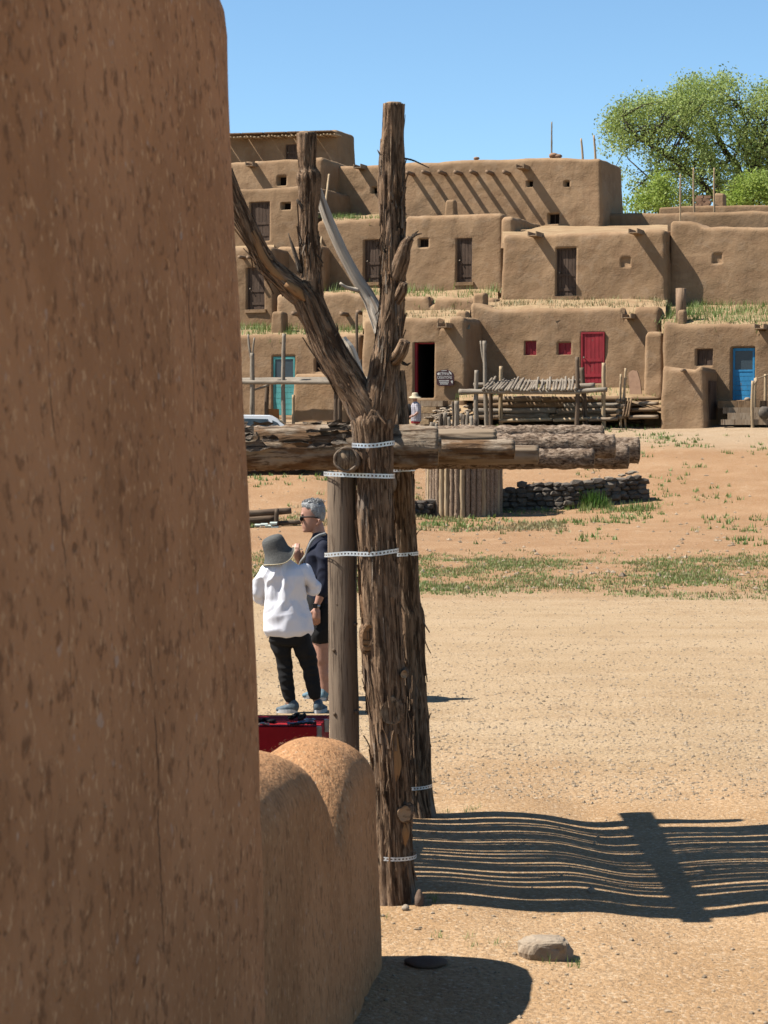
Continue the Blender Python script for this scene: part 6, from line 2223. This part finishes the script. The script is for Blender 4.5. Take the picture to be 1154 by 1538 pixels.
s = MB(); P = [W(434 + 13 * math.cos(a), 844 + 3 * math.sin(a), -.07 * math.sin(a) + .02) for a in np.linspace(0, 6.28, 16)]
t = MB()
ring_stack(t, [(W(434, 968), 27 * ppx, .11), (W(434, 955), 30 * ppx, .125), (W(434, 940), 31 * ppx, .12), (W(433, 930), 29 * ppx, .11)])
link_t(t, [W(420, 955), W(423, 972), W(427, 992, .01), W(430, 1020), W(435, 1049)], [.092, .082, .064, .056, .048])
link_t(t, [W(451, 955), W(457, 974), W(462.5, 992, .01), W(469, 1020), W(473, 1043)], [.092, .084, .076, .060, .052])
finish('trousers', t, M['black_cloth'], wo_, 0.009, 2, 0.009, 9, (8, 8, 14))
# bucket hat
h = MB()
c0 = np.array(W(414, 823)); ax = np.array([-0.36, -0.10, 0.93]); ax /= np.linalg.norm(ax)
e1 = np.cross(ax, [0, 1, 0]); e1 /= np.linalg.norm(e1); e2 = np.cross(ax, e1)
n_ = 40; prof = [(-.112, .150), (-.10, .145), (-.06, .122), (-.02, .106), (.02, .101), (.06, .096), (.085, .088), (.10, .07), (.107, .04), (.109, .0)]
V = []
for k, (hh, r) in enumerate(prof):
    for j in range(n_):
        a = 2 * math.pi * j / n_
        lift = 0.045 * max(0, math.cos(a - math.pi)) ** 2 * (k < 3) + (0.02 * math.sin(2 * a + .5) if k < 2 else 0)
        V.append(c0 + ax * (hh + lift * (1 - k / 3 if k < 3 else 0)) + e1 * r * math.cos(a) + e2 * r * math.sin(a))
h.add(V, [(i * n_ + j, i * n_ + (j + 1) % n_, (i + 1) * n_ + (j + 1) % n_, (i + 1) * n_ + j) for i in range(len(prof) - 1) for j in range(n_)])
ht = h.build('hat', M['hat'], wo_)
m = MB(); Q = np.array(V[:n_] + V[:1]); m.tube(Q, [.0042] * len(Q), 7, caps=False); sub(m.build('hat_trim', M['trim'], None), ht)


def shoe(parent, heel, toe, zg, mat, w=.045):
    heel, toe = np.asarray(heel, float), np.asarray(toe, float)
    d = toe - heel; d[2] = 0; L = np.linalg.norm(d); d /= L; s = np.array([-d[1], d[0], 0])
    m = MB()
    for t0, r, z in ((.10, .040, .055), (.25, .042, .05), (.45, .045, .04), (.65, .046, .032), (.85, .038, .026)):
        ball(m, np.array([heel[0], heel[1], zg]) + d * L * t0 + np.array([0, 0, z]), (r, r, z * .95))
    link_t(m, [np.array([heel[0], heel[1], zg + .05]) + d * L * .15, np.array([heel[0], heel[1], zg + .085]) + d * L * .2], [.040, .037])
    o = finish('shoe', m, M[mat], parent, 0.009, 3)
    k = MB(); ring = []
    n = 22
    for j in range(n):
        a = 2 * math.pi * j / n
        ring.append(np.array([heel[0], heel[1], 0]) + d * (L * .48 + L * .53 * math.cos(a)) + s * (.049 * math.sin(a)))
    V = [p + np.array([0, 0, zg + z]) for z in (0.0, 0.03) for p in ring]
    k.add(V, [tuple(range(n - 1, -1, -1)), tuple(range(n, 2 * n))] + [(j, (j + 1) % n, n + (j + 1) % n, n + j) for j in range(n)])
    sub(k.build('sole', M['sole'], None, False), o)
    return o


shoe(wo_, W(446, 1070, -.02), W(416, 1072, .02), wg, 'shoe')
shoe(wo_, W(476, 1068, -.06), W(488, 1064, .17), wg, 'shoe')
for a_, b_ in ((W(435, 1054), W(436, 1063)), (W(478, 1050), W(479, 1060))):
    pass
k = MB(); link_t(k, [W(436, 1058), W(437, 1064)], [.037, .037], 12); finish('sock', k, M['sole'], wo_, 0.008, 1)
k = MB(); link_t(k, [W(479, 1056), W(479, 1062)], [.037, .037], 12); finish('sock', k, M['sole'], wo_, 0.008, 1)

# ---------- man in navy with sunglasses
MD = 19.25
def N_(px, py, dy=0.0): return at(px, py, MD + dy)
q_ = MD / F
mg = float(ground_z(*N_(480, 1052)[:2]))
mo = thing('person', 'grey-haired person in navy shirt, black shorts and dark sunglasses, half behind the post', 'person', (N_(482, 1050)[0], MD, mg))
b = MB()
ring_stack(b, [(N_(484, 950), .13, .15), (N_(483, 900), .115, .15), (N_(480, 850), .115, .165), (N_(481, 825), .105, .185), (N_(482, 812), .07, .12), (N_(482, 806), .05, .06)])
link_t(b, [N_(482, 815), N_(479, 800), N_(476, 790)], [.062, .058, .06])
# head, turned to the left and a little to the camera
ring_stack(b, [(N_(463, 799.5), .030, .034), (N_(465, 796), .058, .052), (N_(467, 791), .078, .064), (N_(469, 784), .090, .072), (N_(470, 776), .097, .076), (N_(470, 768), .100, .077), (N_(470, 761), .093, .071), (N_(471, 756.5), .070, .055), (N_(471, 753.5), .03, .025)])
link_t(b, [N_(455, 773, -.015), N_(452.4, 781.5, -.02), N_(455, 784, -.018)], [.012, .016, .015])       # nose
link_t(b, [N_(457.5, 788.6, -.03), N_(456.3, 789.3, -.012), N_(457.5, 788.6, .015)], [.009, .011, .008])   # lips
link_t(b, [N_(456.5, 791.8, -.02), N_(456.5, 791.8, .01)], [.009, .009])
ball(b, N_(458.5, 797, -.01), (.024, .03, .018))                                                  # chin
link_t(b, [N_(454.5, 772.5, -.04), N_(453.6, 772, -.01), N_(455, 772.5, .03)], [.01, .012, .01])      # brow
b_ear = [N_(477.5, 779, -.072), N_(480, 781, -.085), N_(479.5, 785, -.083), N_(476.5, 788, -.072)]
link_t(b, b_ear, [.010, .014, .012, .008])
# near arm hanging, far arm raised to the strap
link_t(b, [N_(486, 822, -.17), N_(489, 862, -.19), N_(482, 892, -.20), N_(475.5, 911, -.21)], [.055, .045, .038, .027])
hand(b, N_(475.5, 912, -.21), (-0.02, -0.05, -1), (-1, 0, 0.1), curl=.5)
link_t(b, [N_(474, 822, .17), N_(466, 862, .16), N_(449, 842, .05)], [.055, .043, .028])
hand(b, N_(449.5, 842, .05), (-0.25, -0.35, 0.8), (0.8, -0.3, 0.3), curl=.8, L=.07)
for dx, dy in ((0, -.085), (-7, .085)):
    link_t(b, [N_(486 + dx, 940, dy), N_(484 + dx, 985, dy), N_(485 + dx, 1003, dy), N_(488 + dx, 1030, dy), N_(488 + dx, 1046, dy)], [.09, .072, .060, .048, .034])
    ball(b, N_(489 + dx, 1014, dy), (.058, .056, .09))
    link_t(b, [N_(488 + dx, 1050, dy), N_(476 + dx, 1052, dy)], [.034, .028])
finish('body', b, M['skin'], mo, 0.0075, 1)
s = MB()
ring_stack(s, [(N_(484, 905), .155, .17), (N_(483, 890), .15, .17), (N_(481, 860), .145, .185), (N_(480, 840), .142, .20), (N_(481, 825), .13, .205), (N_(482, 815), .10, .17), (N_(482, 806), .07, .085), (N_(481, 801), .063, .066)])
link_t(s, [N_(486, 822, -.16), N_(489, 845, -.19), N_(489, 866, -.195), N_(484, 888, -.20)], [.075, .070, .066, .062])
link_t(s, [N_(475, 823, .16), N_(468, 845, .17), N_(465, 862, .16), N_(459, 854, .1)], [.075, .068, .06, .05])
finish('shirt', s, M['navy'], mo, 0.009, 3, 0.013, 14, (9, 9, 6))
t = MB()
ring_stack(t, [(N_(485, 925), .14, .17), (N_(484, 905), .145, .175), (N_(484, 888), .14, .165)])
for dx, dy in ((0, -.09), (-6, .09)):
    link_t(t, [N_(485 + dx, 920, dy), N_(485 + dx, 938, dy), N_(484 + dx, 953, dy)], [.112, .11, .108])
finish('shorts', t, M['black_cloth'], mo, 0.012, 2, 0.006, 17, (8, 8, 10))
# hair: swept-up grey cap
hm = MB()
ring_stack(hm, [(N_(480, 782), .036, .062), (N_(478, 774), .062, .078), (N_(474.5, 767), .082, .083), (N_(471.5, 762), .098, .080), (N_(470, 757), .098, .07), (N_(470, 753), .080, .055), (N_(471, 750.5), .05, .035)])
ho = finish('hair', hm, M['hair'], mo, 0.007, 2, 0.006, 19, (60, 60, 14))
g = np.random.default_rng(8); hs_ = MB()
for _ in range(420):
    a, r = g.uniform(0, 6.28), math.sqrt(g.random())
    c = N_(470 + 15.5 * r * math.cos(a), 757.5 - 3.5 * (1 - r * r), .065 * r * math.sin(a))
    tip = c + np.array([g.normal(0.012, .01), g.normal(0, .01), g.uniform(.016, .045)])
    hs_.tube([c, (c + tip) / 2 + np.array([-.003, 0, 0]), tip], [.003, .0026, .0012], 4, caps=False)
o = hs_.build('hair_tuft', M['hair'], None); o['kind'] = 'stuff'; sub(o, ho)
# sunglasses
gl = MB()
for dy, dx in ((-.045, 0), (.03, -1.0)):
    c = N_(455.5 + dx, 779, dy - .012); m = gl
    n = 16; V = []
    for off in (0.0, -0.008):
        for j in range(n):
            a = 2 * math.pi * j / n
            V.append(c + np.array([-.010 + .012 * math.cos(a) * (dy < 0) + off, .030 * math.cos(a), .021 * math.sin(a)]))
    gl.add(V, [tuple(range(n)), tuple(range(2 * n - 1, n - 1, -1))] + [(j, n + j, n + (j + 1) % n, (j + 1) % n) for j in range(n)])
gl.tube([N_(452.5, 776.5, -.075), N_(451.5, 776.2, -.02), N_(452.5, 776.5, .05)], [.006, .006, .006], 7)
gl.tube([N_(453, 777, -.076), N_(463, 776.4, -.086), N_(472, 776.6, -.088), N_(479, 778.5, -.085)], [.007, .006, .005, .004], 7)
gl.tube([N_(454, 776.2, -.074), N_(460, 776.5, -.078)], [.008, .006], 7)
finish_ = gl.build('sunglasses', M['black'], mo)
# shoulder strap and watch
m = MB(); Q, r_ = resample([N_(489, 801.5, -.09), N_(478, 805, -.125), N_(469, 812, -.155), N_(463.5, 823, -.15), N_(460, 834, -.11), N_(453, 843, -.06), N_(450, 850, 0)], [.013] * 7, .02)
m.tube(Q, r_, 8); m.build('bag_strap', M['strapcloth'], mo)
m = MB(); c = N_(475.8, 909.5, -.21); m.tube([c + np.array([.003, 0, .012]), c - np.array([.003, 0, .012])], [.033, .033], 16); wt_ = m.build('watch', M['silver'], mo)
m = MB(); m.obox(c + np.array([-.012, -.034, 0]), (.018, -.004, 0), (.002, .006, 0), (0, 0, .02)); sub(m.build('watch_face', M['black'], None, False), wt_)
shoe(mo, N_(489, 1051, -.09), N_(474, 1054, -.13), mg, 'shoe_teal')
shoe(mo, N_(481, 1050, .085), N_(456, 1052, .06), mg, 'shoe_teal')

# ---------- visitor by the doorway steps
VD = 70.6
def V_(px, py, dy=0.0): return at(px, py, VD + dy)
v_ = VD / F
vo = thing('person', 'small distant person in plaid shirt and straw hat below the dark doorway', 'person', V_(625, 652))
b = MB()
ring_stack(b, [(V_(625, 630), .13, .1), (V_(625, 612), .14, .11), (V_(624.5, 605), .10, .08)])
link_t(b, [V_(624.5, 606), V_(624, 602)], [.05, .05]); ball(b, V_(623.5, 598, -.01), (.085, .095, .115), 3); ball(b, V_(619.8, 599, -.03), (.02, .02, .025))
for dx, dy in ((-1.5, -.05), (1.8, .06)): link_t(b, [V_(624.5 + dx, 628, dy), V_(624 + dx, 640, dy), V_(624 + dx, 652, dy), V_(620 + dx, 653, dy)], [.085, .06, .04, .035])
link_t(b, [V_(627, 608, -.12), V_(628, 618, -.15), V_(622, 624, -.2)], [.05, .042, .03]); link_t(b, [V_(621, 608, .1), V_(619, 617, .12), V_(616, 624, .1)], [.05, .04, .03])
hand(b, V_(622, 624, -.2), (-1, 0, -.4), (0, 0, 1)); hand(b, V_(616, 624, .1), (-.3, 0, -1), (-1, 0, 0))
finish('body', b, M['skin'], vo, 0.014, 1)
s = MB()
ring_stack(s, [(V_(625, 633), .17, .14), (V_(625, 622), .165, .14), (V_(625, 610), .16, .13), (V_(624.5, 606), .12, .1), (V_(624.5, 603.5), .06, .06)])
link_t(s, [V_(627, 608, -.12), V_(628.5, 617, -.15)], [.07, .065]); link_t(s, [V_(621.5, 608, .1), V_(619.5, 616, .12)], [.065, .06])
finish('shirt', s, M['plaid'], vo, 0.016, 2, 0.008, 3)
s = MB(); ring_stack(s, [(V_(624.5, 636), .15, .13), (V_(624.5, 626), .15, .13)]); finish('shorts', s, M['red'], vo, 0.02, 1)
m = MB(); n_ = 24; c = np.array(V_(623.5, 594.5)); V = []
for r, hh in ((.20, -.05), (.16, -.025), (.105, -.005), (.10, .06), (.08, .10), (.0, .11)):
    for j in range(n_):
        a = 2 * math.pi * j / n_; V.append(c + np.array([r * math.cos(a), r * math.sin(a), hh + .03 * math.sin(a) * (r > .15)]))
m.add(V, [(i * n_ + j, i * n_ + (j + 1) % n_, (i + 1) * n_ + (j + 1) % n_, (i + 1) * n_ + j) for i in range(5) for j in range(n_)]); m.build('sun_hat', M['trim'], vo)
bg = MB(); ball(bg, V_(615, 618, .05), (.14, .12, .24), 3); V, Fc = bg.arr()
tag(rock('bag', None, V_(615, 619, .05), (.13, .12, .24), 44, 'black_cloth', sub_=3), 'dark shoulder bag carried by the distant person', 'bag')
bpy.context.view_layer.update()
